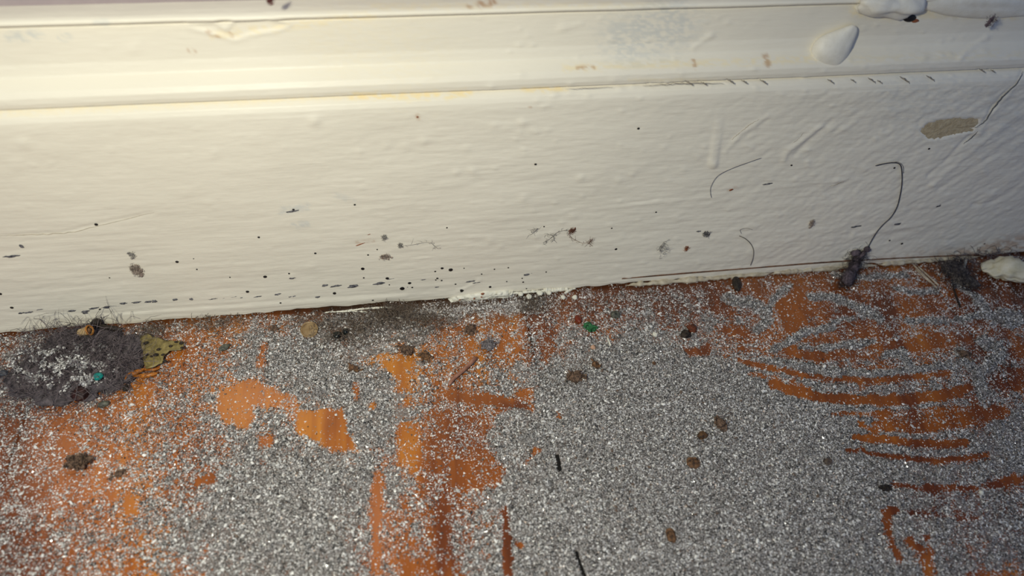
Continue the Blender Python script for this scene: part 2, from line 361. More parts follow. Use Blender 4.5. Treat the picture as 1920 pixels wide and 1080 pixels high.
for i, (x, y, r) in enumerate([(180, 421, 2.8), (332, 491, 2.8), (369, 505, 1.8), (22, 577, 2.8), (0, 551, 3), (464, 547, 3), (485, 445, 2.4), (591, 475, 2.3), (497, 519, 3.2), (542, 513, 2), (680, 504, 3.4), (690, 478, 1.8),
        (627, 550, 3.2), (682, 521, 1.7), (726, 522, 3.2), (754, 541, 4.6), (768, 531, 3.2), (773, 539, 2.2), (699, 562, 3.8), (829, 503, 2.8), (845, 506, 3.9), (816, 509, 2), (820, 522, 2.4), (828, 526, 2), (817, 525, 1.6),
        (854, 533, 2), (865, 545, 5), (838, 427, 1.8), (903, 514, 1.7), (927, 505, 1.6), (953, 502, 1.6), (919, 538, 2.8), (526, 568, 2.2), (1155, 467, 3), (1024, 510, 1.8), (981, 529, 2.2), (979, 522, 1.6), (1197, 241, 2.4),
        (1004, 308, 2.2), (832, 560, 2.), (1020, 425, 1.6), (1691, 457, 2.6), (1668, 451, 2.2), (1742, 279, 2.2), (1484, 310, 2), (1677, 315, 2.2), (1230, 398, 1.8), (1846, 457, 2), (550, 393, 2.2), (665, 384, 2), (1147, 428, 1.8),
        (707, 468, 1.4), (730, 534, 1.5), (950, 528, 1.5), (870, 503, 1.3), (987, 541, 1.6), (187, 580, 2), (363, 485, 1.3), (205, 521, 1.2), (431, 520, 1.4)]):
    yy = wy(y, x); on_wall('speck', x, y, r*.000135, r*.000125, .00012, BLK, yy-.0001, .1, .18, 2 if r > 2.5 else 1, i)
for i, (x, y, w, h) in enumerate([(135, 583, 6, 2), (40, 587, 5, 2), (160, 584, 8, 2), (200, 576, 6, 2.4), (176, 578, 7, 1.8), (232, 569, 6, 2), (255, 567, 7, 1.8), (278, 566, 6, 1.8), (290, 565, 5, 2.4), (328, 562, 5, 2),
        (358, 561, 4, 2.4), (400, 560, 9, 1.6), (420, 559, 7, 1.4), (436, 557, 8, 1.6), (452, 558, 5, 1.8), (485, 556, 8, 1.6), (520, 552, 7, 2.4), (548, 556, 7, 2.2), (610, 535, 6, 2.2), (630, 536, 9, 1.8), (662, 537, 9, 3),
        (713, 531, 12, 3.4), (732, 523, 7, 1.2), (795, 524, 8, 1.2), (764, 538, 5, 1.4), (882, 528, 9, 1.4), (893, 530, 8, 1.2), (988, 515, 6, 2.6), (998, 512, 4, 1.6), (595, 557, 5, 1.6), (24, 480, 10, 2), (13, 481, 6, 1.4),
        (40, 462, 3, 3), (548, 522, 6, 2), (550, 396, 10, 1.6), (1604, 425, 12, 2), (1683, 420, 7, 2.4), (1760, 386, 8, 2), (1322, 437, 6, 2), (1310, 434, 4, 1.6), (1325, 441, 6, 2.4), (160, 587, 5, 2), (75, 580, 6, 1.3), (52, 586, 9, 1.4), (820, 538, 5, 1.2), (1440, 345, 8, 1.5)]):
    on_wall('scuff', x, y, w*.000115, h*.00014, .00008, INK, -.00002, .12, 1.0, 3, 100+i, 0, None, 2.6)
for i, (x, y, w, h) in enumerate([(693, 439, 6, 1.6), (966, 411, 8, 1.4), (1371, 356, 4, 2.4), (676, 458, 9, 1.2), (1285, 467, 4, 2.2), (1073, 434, 4, 3), (1066, 442, 4, 2.4), (720, 483, 5, 2.6), (783, 219, 2, 2)]):
    on_wall('stain_spot', x, y, w*.00012, h*.00014, .0001, BRN, 0., .35, .5, 2, 200+i, .3)
# nibbled, curling crust of paint along the bottom edge
CR = speckled('chipped_white_paint', (214, 210, 194), (240, 236, 222), .6, 700., .9)
def crust(pts, w, h, seed, mat=CR, yo=-.0003, z=.0004, name='paint_crust', label=None):
    q = smooth_path([G(x, y, z) for x, y in pts], 200); q[:, 1] = np.minimum(q[:, 1], yo); n = len(q); g = np.random.default_rng(seed)
    rad = w*(.35+.7*vnoise(np.arange(n)/17, np.zeros(n), seed)+.35*vnoise(np.arange(n)/5, np.zeros(n), seed+3)); rad *= ss(0, .08, np.arange(n)/n)*ss(1.003, .92, np.arange(n)/n)+.1
    q[:, 2] += rad*.3; v, f = tube_closed(q, rad, 8); v += (n3(v*900, 1., seed)[:, None])*np.array([.0006, .0005, .0008])*w/.0006
    v[:, 2] = (v[:, 2]-z)*h+z; o = mesh_obj(name, v, f, mat, skirt); 
    if label: o['label'] = label
    return o
def wall_plate(name, outline, y, thick, mat, seed=0, label=None):
    q = smooth_path(np.array([W(a, b_, y) for a, b_ in outline+outline[:1]]), len(outline)*8)[:-1]; n = len(q); g = np.random.default_rng(seed); q += g.normal(size=q.shape)*np.array([.00013, 0, .00013]); c = q.mean(0)
    V_ = np.vstack([c[None]]+[c+(q-c)*k for k in (.25, .5, .75, .92, 1.)]); V_[:, 1] = y-thick*(.5+1.3*fbm(V_[:, 0]*900, V_[:, 2]*900, seed, 3)); V_[-n:, 1] = y+.0002
    f3 = np.array([[0, 1+i, 1+(i+1) % n] for i in range(n)]); f4 = np.array([[1+k*n+i, 1+(k+1)*n+i, 1+(k+1)*n+(i+1) % n, 1+k*n+(i+1) % n] for k in range(4) for i in range(n)])
    o = mesh_obj(name, V_, [f3, f4], mat, skirt); 
    if label: o['label'] = label
wall_plate('paint_crust', [(832, 567), (846, 558), (868, 553), (900, 548), (935, 545), (960, 544), (962, 549), (950, 554), (934, 557), (916, 564), (892, 568), (860, 568)], 0., .0009, CR, 3, 'chipped strip of thick white paint')
for a, b_, r in [(905, 551, 2.6), (862, 562, 2), (889, 560, 1.8), (903, 557, 1.6)]: on_wall('rust_fleck', a, b_, r*.00016, r*.00014, .0002, BRN, -.0010, .3, .4, 2, a)
crust([(955, 549), (985, 548), (1010, 545), (1030, 541)], .00035, 1, 4)
crust([(1015, 540), (1040, 543), (1065, 540)], .0006, 1, 5)
crust([(1058, 551), (1066, 546), (1079, 539)], .00035, 1, 9)
crust([(640, 584), (685, 579), (735, 576)], .0002, 1, 11)
crust([(605, 587), (650, 584), (690, 586)], .0002, 1, 13)
CRK = speckled('crack_in_paint', (150, 138, 118), (184, 172, 152), .8, 900., .2); CRD = speckled('dark_crack_in_paint', (88, 88, 90), (120, 120, 120), .8, 900., .2)
def crack(pts, r, mat=CRK, y=-.00004):
    q = smooth_path([W(a, b_, y) for a, b_ in pts], 30); n = len(q); q += np.random.default_rng(n).normal(size=q.shape)*np.array([.00008, 0, .00008]); rad = r*np.sin(np.linspace(.25, PI-.25, n)); v, f = tube_closed(q, rad, 5); mesh_obj('hairline_crack', v, f, mat, skirt)
for cx, cy, k in [(1292, 156, 1), (1320, 157, .8), (1370, 153, 1), (1396, 154, .8), (1432, 154, 1), (1558, 153, .9), (1600, 152, .7), (1635, 151, 1), (1650, 154, .7), (1697, 150, 1.3), (1745, 147, 1.1), (1842, 133, .8), (1862, 134, .6)]:
    crack([(cx-8*k, cy-5*k), (cx, cy-1), (cx+7*k, cy+5*k)], .00011*k)
crack([(1205, 161), (1240, 158), (1280, 156), (1320, 156), (1358, 157)], .00009); crack([(1060, 167), (1100, 165), (1150, 163)], .00006)
crack([(1918, 134), (1908, 155), (1884, 178), (1862, 204), (1846, 228), (1828, 240)], .00016, CRD, -.0001); crack([(1836, 244), (1822, 258), (1806, 270)], .00010, CRD, -.0001)
crack([(1515, 240), (1495, 262), (1478, 276), (1470, 288)], .00008); crack([(1592, 335), (1570, 345), (1555, 350)], .00007); crack([(1440, 215), (1412, 230), (1388, 248), (1372, 262)], .00007); crack([(0, 442), (60, 440), (130, 436), (200, 420), (290, 398)], .00006)
GRV = speckled('brown_groove', (70, 44, 28), (124, 84, 56), .8, 500., .4)
q = smooth_path([W(a, b_, -.0001) for a, b_ in [(1166, 522), (1300, 511), (1440, 500), (1560, 491), (1700, 483), (1836, 477)]], 60); v, f = tube_closed(q, .00022, 6); mesh_obj('dirt_groove', v, f, GRV, skirt)
CAULK = speckled('grubby_cream_paint_bead', (170, 156, 132), (206, 196, 174), .6, 500., .5)
for i, pts in enumerate([[(1168, 525), (1260, 517), (1345, 510), (1440, 505)], [(1440, 504), (1500, 499), (1560, 495), (1640, 489)], [(1640, 489), (1700, 487), (1760, 484), (1835, 480)]]):
    crust(pts, .00062, .9, 30+i, CAULK, -.0004, .0003, 'paint_bead')

# ------------------------------------------------------------ dust cover map (0 bare board .. 1 thick dust), measured on the floor
CG = np.array([
 [.5, .4, .4, .35, .4, .45, .4, .4, .4, .35, .45, .35, .4, .4, .4, .35, .3],
 [.5, .3, .4, .35, .5, .55, .5, .5, .42, .5, .55, .6, .55, .35, .5, .5, .35],
 [.6, .7, .4, .5, .8, .85, .6, .5, .45, .72, .85, .65, .65, .6, .55, .6, .5],
 [.7, .7, .5, .62, .6, .85, .85, .45, .72, .92, 1, 1, .98, .85, .85, .75, .5],
 [.52, .55, .5, .62, .68, .65, .88, .42, .8, 1, 1, 1, 1, 1, .9, .7, .75],
 [.5, .48, .55, .6, .75, .72, .8, .36, .82, 1, 1, 1, 1, 1, .95, .85, .9],
 [.48, .45, .48, .7, .8, .9, .7, .38, .75, 1, 1, 1, 1, 1, 1, .95, .9],
 [.5, .5, .6, .78, .85, .9, .62, .5, .85, 1, 1, 1, 1, 1, 1, .8, .8],
 [.6, .58, .62, .78, .8, .85, .6, .5, .9, .96, 1, 1, 1, 1, .98, .85, .88],
 [.55, .5, .5, .68, .78, .85, .6, .5, .9, .96, 1, 1, 1, 1, .95, .85, .85]])
CG[2:, :4] -= .09; CG[0:3, 12:16] *= .72; CG[3, 13:] *= .8; CG[4:6, 14:16] *= .85; CG[6:, 14:] *= .80; CG[:, 6:8] -= .06; CG[1:3, 8] -= .06
BARE = [  # polygon, cover inside
 ([(552, 770), (636, 768), (648, 800), (668, 848), (620, 842), (556, 812)], .03),
 ([(410, 735), (470, 712), (535, 742), (520, 765), (475, 765), (462, 800), (422, 795), (405, 770)], .16),
 ([(470, 712), (560, 750), (560, 790), (540, 790), (520, 760)], .35),
 ([(700, 650), (752, 646), (775, 682), (748, 702), (735, 706), (715, 688)], .10), ([(735, 700), (775, 705), (765, 735), (740, 730)], .35),
 ([(828, 740), (845, 738), (910, 740), (960, 750), (1000, 768), (950, 765), (870, 758)], .04),
 ([(790, 770), (935, 765), (925, 800), (900, 830), (945, 880), (938, 905), (865, 925), (800, 900)], .32),
 ([(840, 870), (880, 860), (885, 900), (870, 920), (835, 900)], .12),
 ([(699, 890), (713, 890), (712, 1080), (695, 1080)], .18), ([(820, 930), (845, 935), (842, 1080), (812, 1080)], .25), ([(750, 1050), (850, 1050), (860, 1085), (750, 1085)], .25),
 ([(943, 950), (950, 950), (962, 1085), (940, 1085)], .12), ([(740, 800), (785, 795), (790, 890), (770, 890), (745, 870)], .28),
 ([(690, 762), (697, 752), (705, 762), (700, 770)], .02), ([(755, 750), (768, 750), (766, 757), (755, 758)], .05), ([(362, 898), (395, 888), (402, 905), (370, 912)], .1),
 ([(230, 930), (252, 930), (253, 968), (234, 970)], .1), ([(192, 925), (215, 930), (212, 950), (195, 950)], .2), ([(108, 900), (130, 890), (148, 930), (120, 950)], .25), ([(75, 790), (110, 790), (100, 830), (78, 830)], .3),
 ([(480, 822), (505, 818), (508, 838), (482, 838)], .2), ([(240, 715), (290, 720), (285, 760), (250, 755)], .3), ([(205, 750), (225, 745), (232, 775), (212, 780)], .2), ([(330, 650), (370, 655), (365, 680), (325, 675)], .25),
 ([(484, 650), (496, 645), (494, 685), (486, 690)], .2), ([(655, 715), (672, 718), (670, 750), (662, 750)], .3), ([(935, 640), (950, 648), (945, 668), (932, 662)], .1), ([(930, 590), (950, 590), (945, 625), (925, 620)], .25),
 ([(870, 640), (925, 650), (900, 680), (860, 680)], .3), ([(1275, 650), (1300, 655), (1330, 645), (1325, 665), (1290, 672)], .18), ([(1350, 612), (1385, 618), (1412, 632), (1395, 638), (1360, 625)], .12),
 ([(990, 560), (1010, 600), (1040, 660), (1020, 680), (1005, 640), (990, 600)], .3), ([(1010, 720), (960, 740), (1000, 765), (995, 730)], .35), ([(1480, 530), (1510, 545), (1512, 580), (1500, 620), (1480, 640), (1465, 600), (1450, 570)], .10),
 ([(1440, 500), (1500, 500), (1500, 530), (1440, 530)], .2), ([(1100, 525), (1250, 520), (1440, 505), (1440, 528), (1240, 545), (1110, 550)], .2), ([(1320, 540), (1360, 545), (1365, 580), (1340, 590)], .25),
 ([(480, 580), (560, 575), (640, 570), (720, 570), (720, 580), (600, 588), (500, 595)], .18), ([(1460, 640), (1530, 655), (1570, 675), (1540, 680), (1470, 665)], .08), ([(1500, 520), (1690, 500), (1690, 515), (1510, 530)], .25),
 ([(1560, 530), (1585, 540), (1580, 590), (1560, 560)], .15), ([(1640, 560), (1700, 560), (1760, 570), (1760, 590), (1650, 590)], .22), ([(1570, 590), (1680, 600), (1700, 610), (1640, 640), (1550, 650), (1540, 620)], .25),
 ([(1620, 650), (1760, 625), (1780, 640), (1700, 660), (1640, 665)], .18), ([(1830, 520), (1920, 525), (1920, 575), (1850, 560)], .2), ([(1860, 590), (1920, 560), (1920, 590), (1880, 605)], .3),
 ([(1860, 655), (1920, 650), (1920, 680), (1860, 672)], .18), ([(1890, 690), (1920, 690), (1920, 735), (1890, 725)], .15), ([(1850, 715), (1900, 710), (1920, 722), (1890, 732)], .25), ([(1000, 840), (1015, 845), (1000, 858), (985, 870)], .3),
 ([(965, 1018), (980, 1020), (976, 1032), (970, 1030)], .1), ([(1035, 770), (1060, 775), (1050, 790)], .5), ([(1630, 775), (1850, 765), (1850, 800), (1640, 802)], .5), ([(1690, 930), (1920, 915), (1920, 960), (1720, 975)], .62)]
STROKES = [
 ([(1382, 677), (1440, 690), (1500, 705), (1560, 712), (1640, 716), (1780, 700)], 5, .12), ([(1400, 700), (1470, 712), (1520, 730)], 4, .4),
 ([(1450, 722), (1500, 738), (1540, 748), (1620, 752), (1720, 750), (1800, 735)], 10, .04), ([(1780, 738), (1815, 728)], 8, .06), ([(1560, 775), (1640, 778), (1760, 770), (1880, 768)], 5, .3), ([(1610, 795), (1640, 812)], 5, .2),
 ([(1600, 822), (1660, 826), (1720, 834), (1780, 835), (1812, 832)], 7, .06), ([(1612, 840), (1622, 850), (1680, 858), (1750, 866), (1800, 862), (1850, 855)], 5, .06), ([(1588, 847), (1608, 846)], 5, .15),
 ([(1640, 800), (1720, 805), (1800, 795), (1880, 778)], 9, .22), ([(1760, 780), (1820, 782), (1885, 770)], 9, .18), ([(1672, 909), (1740, 918), (1820, 916), (1920, 900)], 5, .2), ([(1740, 916), (1752, 918)], 8, .1), ([(1860, 910), (1905, 900)], 9, .15),
 ([(1655, 960), (1680, 958)], 7, .1), ([(1655, 962), (1662, 990), (1672, 1020), (1684, 1050)], 5, .12), ([(1660, 962), (1664, 990)], 8, .08), ([(1703, 1015), (1725, 1030), (1740, 1080)], 8, .15), ([(1740, 1010), (1750, 1080)], 6, .3),
 ([(1820, 1080), (1920, 1078)], 4, .25), ([(1380, 640), (1410, 640), (1440, 636)], 4, .3), ([(1380, 655), (1430, 655), (1480, 640)], 4, .3), ([(1700, 960), (1730, 965), (1830, 975)], 4, .4),
 ([(1470, 610), (1560, 600), (1680, 580), (1780, 575)], 3, .25), ([(1500, 640), (1600, 632), (1700, 625), (1790, 610)], 3, .25), ([(1530, 665), (1640, 670), (1740, 655), (1860, 625)], 4, .2), ([(1600, 690), (1700, 688), (1790, 675), (1900, 650)], 3, .25)]
DENSE = [([(1450, 655), (1480, 640), (1510, 622), (1560, 615)], 7, .95), ([(1600, 640), (1560, 655), (1500, 652)], 4, .9), ([(1520, 555), (1570, 560), (1620, 580), (1650, 600)], 7, .95), ([(1540, 650), (1600, 648), (1640, 640)], 5, .95), ([(1660, 665), (1690, 660), (1700, 680)], 8, .95),
 ([(1440, 675), (1540, 695), (1640, 702), (1800, 680)], 6, .9), ([(1830, 560), (1850, 590), (1900, 610)], 9, .95), ([(1700, 600), (1780, 605), (1840, 590)], 5, .9), ([(1840, 640), (1880, 660), (1850, 690)], 10, .95), ([(1880, 590), (1910, 600)], 12, .95),
 ([(1680, 540), (1720, 550), (1760, 545)], 5, .85), ([(1530, 620), (1580, 600), (1640, 590)], 4, .8), ([(1790, 530), (1810, 545), (1830, 560)], 5, .9), ([(1800, 660), (1830, 700), (1845, 740)], 10, .9), ([(1480, 535), (1450, 560), (1440, 580)], 6, .85),
 ([(1560, 515), (1620, 520), (1700, 515)], 5, .85), ([(1360, 560), (1420, 570), (1440, 600), (1420, 620)], 10, .85)]
def cover(px, py):
    cx = np.clip(px/120, 0, 15.999); cy = np.clip((py-540)/60, 0, 8.999); ix = cx.astype(int); iy = cy.astype(int); fx = cx-ix; fy = cy-iy
    d = (CG[iy, ix]*(1-fx)+CG[iy, ix+1]*fx)*(1-fy)+(CG[iy+1, ix]*(1-fx)+CG[iy+1, ix+1]*fx)*fy
    wx = px+(fbm(px/14, py/14, 3, 3)-.5)*16; wy_ = py+(fbm(px/14, py/14, 9, 3)-.5)*12
    for poly, c in BARE:
        w = ss(5, -4, polyd(wx, wy_, poly)); d = d*(1-w)+np.minimum(d, c)*w
    wx = px+(fbm(px/9, py/9, 3, 3)-.5)*10; wy_ = py+(fbm(px/9, py/9, 9, 3)-.5)*9
    for pts, r, c in STROKES:
        w = ss(r+3, r-3, segd(wx, wy_, pts)); d = d*(1-w)+np.minimum(d, c)*w
    for pts, r, c in DENSE:
        w = ss(r+4, r-3, segd(wx, wy_, pts))*.85; d = d*(1-w)+np.maximum(d, c)*w
    return d
def project(x, y):
    P = np.stack([x, y, np.zeros_like(x)], -1).reshape(-1, 3); a, b_ = PX(P); return a.reshape(np.shape(x)), b_.reshape(np.shape(x))
FX0, FX1, FY0, FY1 = -.135, .220, -.130, .0035
gx = np.arange(FX0, FX1, .0004); gyy = np.arange(FY0, FY1, .0004)
GX, GY = np.meshgrid(gx, gyy, indexing='ij'); QX, QY = project(GX, GY)
CV = cover(QX, QY)
NZ = (fbm(GX*mm/2.2, GY*mm/2.2, 77, 4)-.5)*.55+(fbm(GX*mm/.9, GY*mm/.9, 87, 2)-.5)*.30
mid = np.clip(1-np.abs(CV-.5)*1.7, 0, 1)
CV2 = np.clip(CV+NZ*(.35+.9*mid), 0, 1)
brown = ss(70, 8, QY-(628-QX*.0797))*(.35+.65*ss(560, 620, QX)*ss(1100, 980, QX))*ss(150, 330, QX)
brown = np.maximum(brown*.9, ss(80, 20, np.hypot((QX-720)*.45, QY-625))*.9)
CV2 = np.maximum(CV2, np.clip(brown*ss(6, 22, QY-(628-QX*.0797))*(.45+.75*fbm(GX*mm/2.5, GY*mm/1.5, 93, 3))*1.02, 0, .9))
def sample(a, x, y):
    ix = np.clip(((x-FX0)/.0004).astype(int), 0, a.shape[0]-1); iy = np.clip(((y-FY0)/.0004).astype(int), 0, a.shape[1]-1); return a[ix, iy]

# ------------------------------------------------------------ floor boards (setting)
seam = (G(1048, 865)[0]+G(1088, 1060)[0])/2
bw = seam-G(4, 900)[0]
m, nt, b = nm('varnished_pine')
tc = N(nt, 'ShaderNodeTexCoord'); at = N(nt, 'ShaderNodeVertexColor', layer_name='tone'); af = N(nt, 'ShaderNodeVertexColor', layer_name='film'); sp = N(nt, 'ShaderNodeSeparateColor'); L(nt, at.outputs[0], sp.inputs[0])
mp = N(nt, 'ShaderNodeMapping'); mp.inputs['Scale'].default_value = (420, 30, 60); L(nt, tc.outputs['Object'], mp.inputs[0])
n1 = N(nt, 'ShaderNodeTexNoise', Scale=1., Detail=5., Roughness=.6, Distortion=.6); L(nt, mp.outputs[0], n1.inputs['Vector'])
ad = N(nt, 'ShaderNodeMath', operation='MULTIPLY_ADD'); L(nt, n1.outputs['Fac'], ad.inputs[0]); ad.inputs[1].default_value = .38; L(nt, sp.outputs[0], ad.inputs[2])
rr_ = ramp(nt, [(.12, lin(54, 26, 12)), (.36, lin(113, 55, 20)), (.58, lin(160, 88, 28)), (.78, lin(200, 126, 38)), (1., lin(226, 156, 70))])
L(nt, ad.outputs[0], rr_.inputs[0]); 
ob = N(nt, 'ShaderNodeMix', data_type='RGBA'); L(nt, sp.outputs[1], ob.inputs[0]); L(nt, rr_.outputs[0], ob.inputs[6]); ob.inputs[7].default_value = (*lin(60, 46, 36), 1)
pk = N(nt, 'ShaderNodeMix', data_type='RGBA'); L(nt, sp.outputs[2], pk.inputs[0]); L(nt, ob.outputs[2], pk.inputs[6]); pk.inputs[7].default_value = (*lin(196, 128, 90), 1)
nf = N(nt, 'ShaderNodeTexNoise', Scale=2300., Detail=2.5, Roughness=.6); L(nt, tc.outputs['Object'], nf.inputs['Vector'])
sf = N(nt, 'ShaderNodeMath', operation='ADD'); L(nt, nf.outputs['Fac'], sf.inputs[0]); L(nt, af.outputs[0], sf.inputs[1])
mr = N(nt, 'ShaderNodeMapRange'); L(nt, sf.outputs[0], mr.inputs['Value']); mr.inputs['From Min'].default_value = .98; mr.inputs['From Max'].default_value = 1.12
fm = N(nt, 'ShaderNodeMix', data_type='RGBA'); L(nt, mr.outputs[0], fm.inputs[0]); L(nt, pk.outputs[2], fm.inputs[6]); fm.inputs[7].default_value = (*lin(122, 112, 108), 1)
L(nt, fm.outputs[2], b.inputs['Base Color'])
b.inputs['Roughness'].default_value = .38; b.inputs['Coat Weight'].default_value = .1; b.inputs['Coat Roughness'].default_value = .2
bu = N(nt, 'ShaderNodeBump', Strength=.25, Distance=.0002); L(nt, n1.outputs['Fac'], bu.inputs['Height']); L(nt, bu.outputs[0], b.inputs['Normal'])
WOOD = m
fl = box('floor', -.30, .40, -.30, .020, -.024, -.0205, DARKWOOD); tag(fl, 'varnished orange pine floorboards under grey dust', kind='structure')
def tone(px, py):
    t = np.full(px.shape, .36)+(fbm(px/60, py/120, 5, 3)-.5)*.30
    def reg(cx, cy, rx, ry, v, w=1.):
        nonlocal t
        k = np.exp(-(((px-cx)/rx)**2+((py-cy)/ry)**2)**1.5)*w; t = t*(1-k)+v*k
    reg(40, 950, 110, 400, .06, .8); reg(130, 880, 70, 200, .36, .7); reg(240, 930, 60, 200, .45, .6); reg(580, 800, 30, 45, .52); reg(620, 800, 14, 35, .30); reg(640, 830, 26, 30, .42); reg(470, 760, 90, 60, .50); reg(730, 675, 45, 45, .52)
    reg(860, 830, 75, 100, .17); reg(870, 880, 50, 40, .27); reg(900, 750, 70, 16, .24); reg(965, 762, 30, 12, .12); reg(765, 850, 30, 70, .50); reg(830, 1000, 45, 110, .14); reg(700, 990, 20, 120, .40); reg(955, 1020, 20, 110, .14)
    reg(640, 1010, 60, 110, .28); reg(520, 1000, 150, 100, .12, .7); reg(780, 1000, 30, 110, .34); reg(900, 640, 80, 50, .38); reg(1010, 620, 30, 90, .17); reg(1200, 560, 200, 60, .12, .9); reg(560, 580, 90, 14, .18)
    reg(1490, 590, 45, 90, .34); reg(1600, 620, 120, 60, .26, .8); reg(1650, 690, 200, 90, .27, .8); reg(1800, 760, 150, 80, .26, .7); reg(1870, 560, 90, 70, .06, .95); reg(1880, 690, 60, 60, .05, .9); reg(1760, 950, 170, 60, .06, .9); reg(1670, 980, 30, 60, .26)
    reg(1700, 850, 160, 20, .14, .8); reg(1640, 575, 90, 35, .14, .7); reg(697, 762, 12, 12, .5); reg(1300, 655, 40, 20, .2); reg(1270, 560, 90, 50, .1, .7)
    # cross stripes where the year rings meet the surface
    r_ = ss(1400, 1560, px); t += r_*(fbm(px/20-(py-700)/90, py/240, 15, 2)-.5)*.34
    t += (1-r_)*(fbm(px/9+(py-900)*.004, py/300, 25, 2)-.5)*.12
    return t
def film_w(A, B):
    return sample(CV2, A, B)
def board(x0, x1, seed):
    a = max(x0, -.125); b_ = min(x1, .215)
    xs_ = np.unique(np.r_[x0, x0+.0003, np.arange(a+.0006, b_-.0005, .0007), x1-.0003, x1]); ys_ = np.unique(np.r_[-.30, -.25, -.2, -.15, np.arange(-.108, .003, .0007), .0145])
    A, B = np.meshgrid(xs_, ys_, indexing='ij'); px, py = project(A, B)
    Z = (fbm(A*mm/6, B*mm/60, seed, 3)-.5)*.00022; Z += (fbm(A*mm/1.2, B*mm/14, seed+4, 2)-.5)*.00006; Z = Z-.0001
    e = np.minimum(A-x0, x1-A); Z -= .0003*ss(.0007, 0, e)
    t = tone(px, py); t += (hash2(np.array([seed]), np.array([3]), 1)[0]-.5)*.03
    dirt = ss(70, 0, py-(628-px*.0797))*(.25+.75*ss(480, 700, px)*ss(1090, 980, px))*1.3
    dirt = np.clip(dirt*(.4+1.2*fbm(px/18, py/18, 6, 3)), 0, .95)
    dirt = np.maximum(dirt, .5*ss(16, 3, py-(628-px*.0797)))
    pink = np.clip(np.exp(-(((px-480)/110)**2+((py-750)/60)**2))*.45+.35*np.exp(-(((px-150)/120)**2+((py-900)/120)**2))+.4*np.exp(-(((px-705)/40)**2+((py-980)/90)**2)), 0, .85)
    top = np.stack([A, B, Z], -1).reshape(-1, 3); nx, ny_ = A.shape; bot = top.copy(); bot[:, 2] = -.020
    col = np.stack([t.ravel(), dirt.ravel(), pink.ravel()], 1)
    f = grid_faces(nx, ny_); idx = np.arange(nx*ny_).reshape(nx, ny_)
    rim = np.r_[idx[:, 0], idx[-1, 1:], idx[::-1, -1][1:], idx[0, ::-1][1:-1]]; n0 = len(top); bv = bot[rim]; k = len(rim); j = np.arange(k); j2 = (j+1) % k
    side = np.stack([rim[j], n0+j, n0+j2, rim[j2]], 1)
    o = mesh_obj('floorboard', np.vstack([top, bv]), [f, side], WOOD, fl, colors=np.vstack([col, col[rim]]), attr='tone', loc=np.zeros(3)-np.array(fl.location))
    fw_ = sample(CV2, A, B).ravel()
    fw_ = ss(.22, .80, fw_)*.75; fw_ = np.r_[fw_, fw_[rim]]; c4 = np.repeat(fw_[:, None], 4, 1); a_ = o.data.color_attributes.new('film', 'FLOAT_COLOR', 'POINT'); a_.data.foreach_set('color', c4.ravel())
    return o
for pts, w_ in (([(1044, 853), (1047, 868), (1050, 883)], .00045), ([(1079, 1034), (1086, 1056), (1097, 1084)], .00042), ([(1562, 876), (1574, 940), (1587, 990), (1593, 1022)], .00010)):
    q = smooth_path([G(a, b_, .0001) for a, b_ in pts], 24); v, f = tube_closed(q, w_, 6); v[:, 2] = .0001+(v[:, 2]-.0001)*.35
    mesh_obj('open_split', v, f, speckled('black_gap', (8, 6, 5), (20, 15, 12), .9, 600., .2), fl, loc=-np.array(fl.location))['label'] = 'narrow black split between the dusty boards'
x = seam; edges = []
for k in (-2, -1, 0, 1): edges.append((seam+k*bw+.00006, seam+(k+1)*bw-.00006))
edges = [(max(a, -.30), min(b_, .40)) for a, b_ in edges]
for i, (a, b_) in enumerate(edges): board(a, b_, 50+i)

# ------------------------------------------------------------ dust layer and grains
m, nt, b = nm('fine_grey_dust')
tc = N(nt, 'ShaderNodeTexCoord'); at = N(nt, 'ShaderNodeVertexColor', layer_name='tint'); n1 = N(nt, 'ShaderNodeTexNoise', Scale=2600., Detail=3., Roughness=.7); L(nt, tc.outputs['Object'], n1.inputs['Vector'])
r1 = ramp(nt, [(.35, lin(56, 51, 49)), (.5, lin(116, 110, 108)), (.68, lin(196, 190, 188))]); L(nt, n1.outputs['Fac'], r1.inputs[0])
r2 = ramp(nt, [(.35, lin(52, 42, 34)), (.5, lin(96, 82, 70)), (.7, lin(150, 136, 122))]); L(nt, n1.outputs['Fac'], r2.inputs[0])
mx = N(nt, 'ShaderNodeMix', data_type='RGBA'); L(nt, at.outputs[0], mx.inputs[0]); L(nt, r1.outputs[0], mx.inputs[6]); L(nt, r2.outputs[0], mx.inputs[7]); L(nt, mx.outputs[2], b.inputs['Base Color'])
b.inputs['Roughness'].default_value = .9; bu = N(nt, 'ShaderNodeBump', Strength=.7, Distance=.0002); L(nt, n1.outputs['Fac'], bu.inputs['Height']); L(nt, bu.outputs[0], b.inputs['Normal'])
dn = ss(.64, .92, CV2)
DZ = -.0007+.00105*dn+(fbm(GX*mm/.55, GY*mm/.55, 7, 2)-.5)*.00022*dn+(fbm(GX*mm/9, GY*mm/9, 17, 2)-.5)*.0003*dn
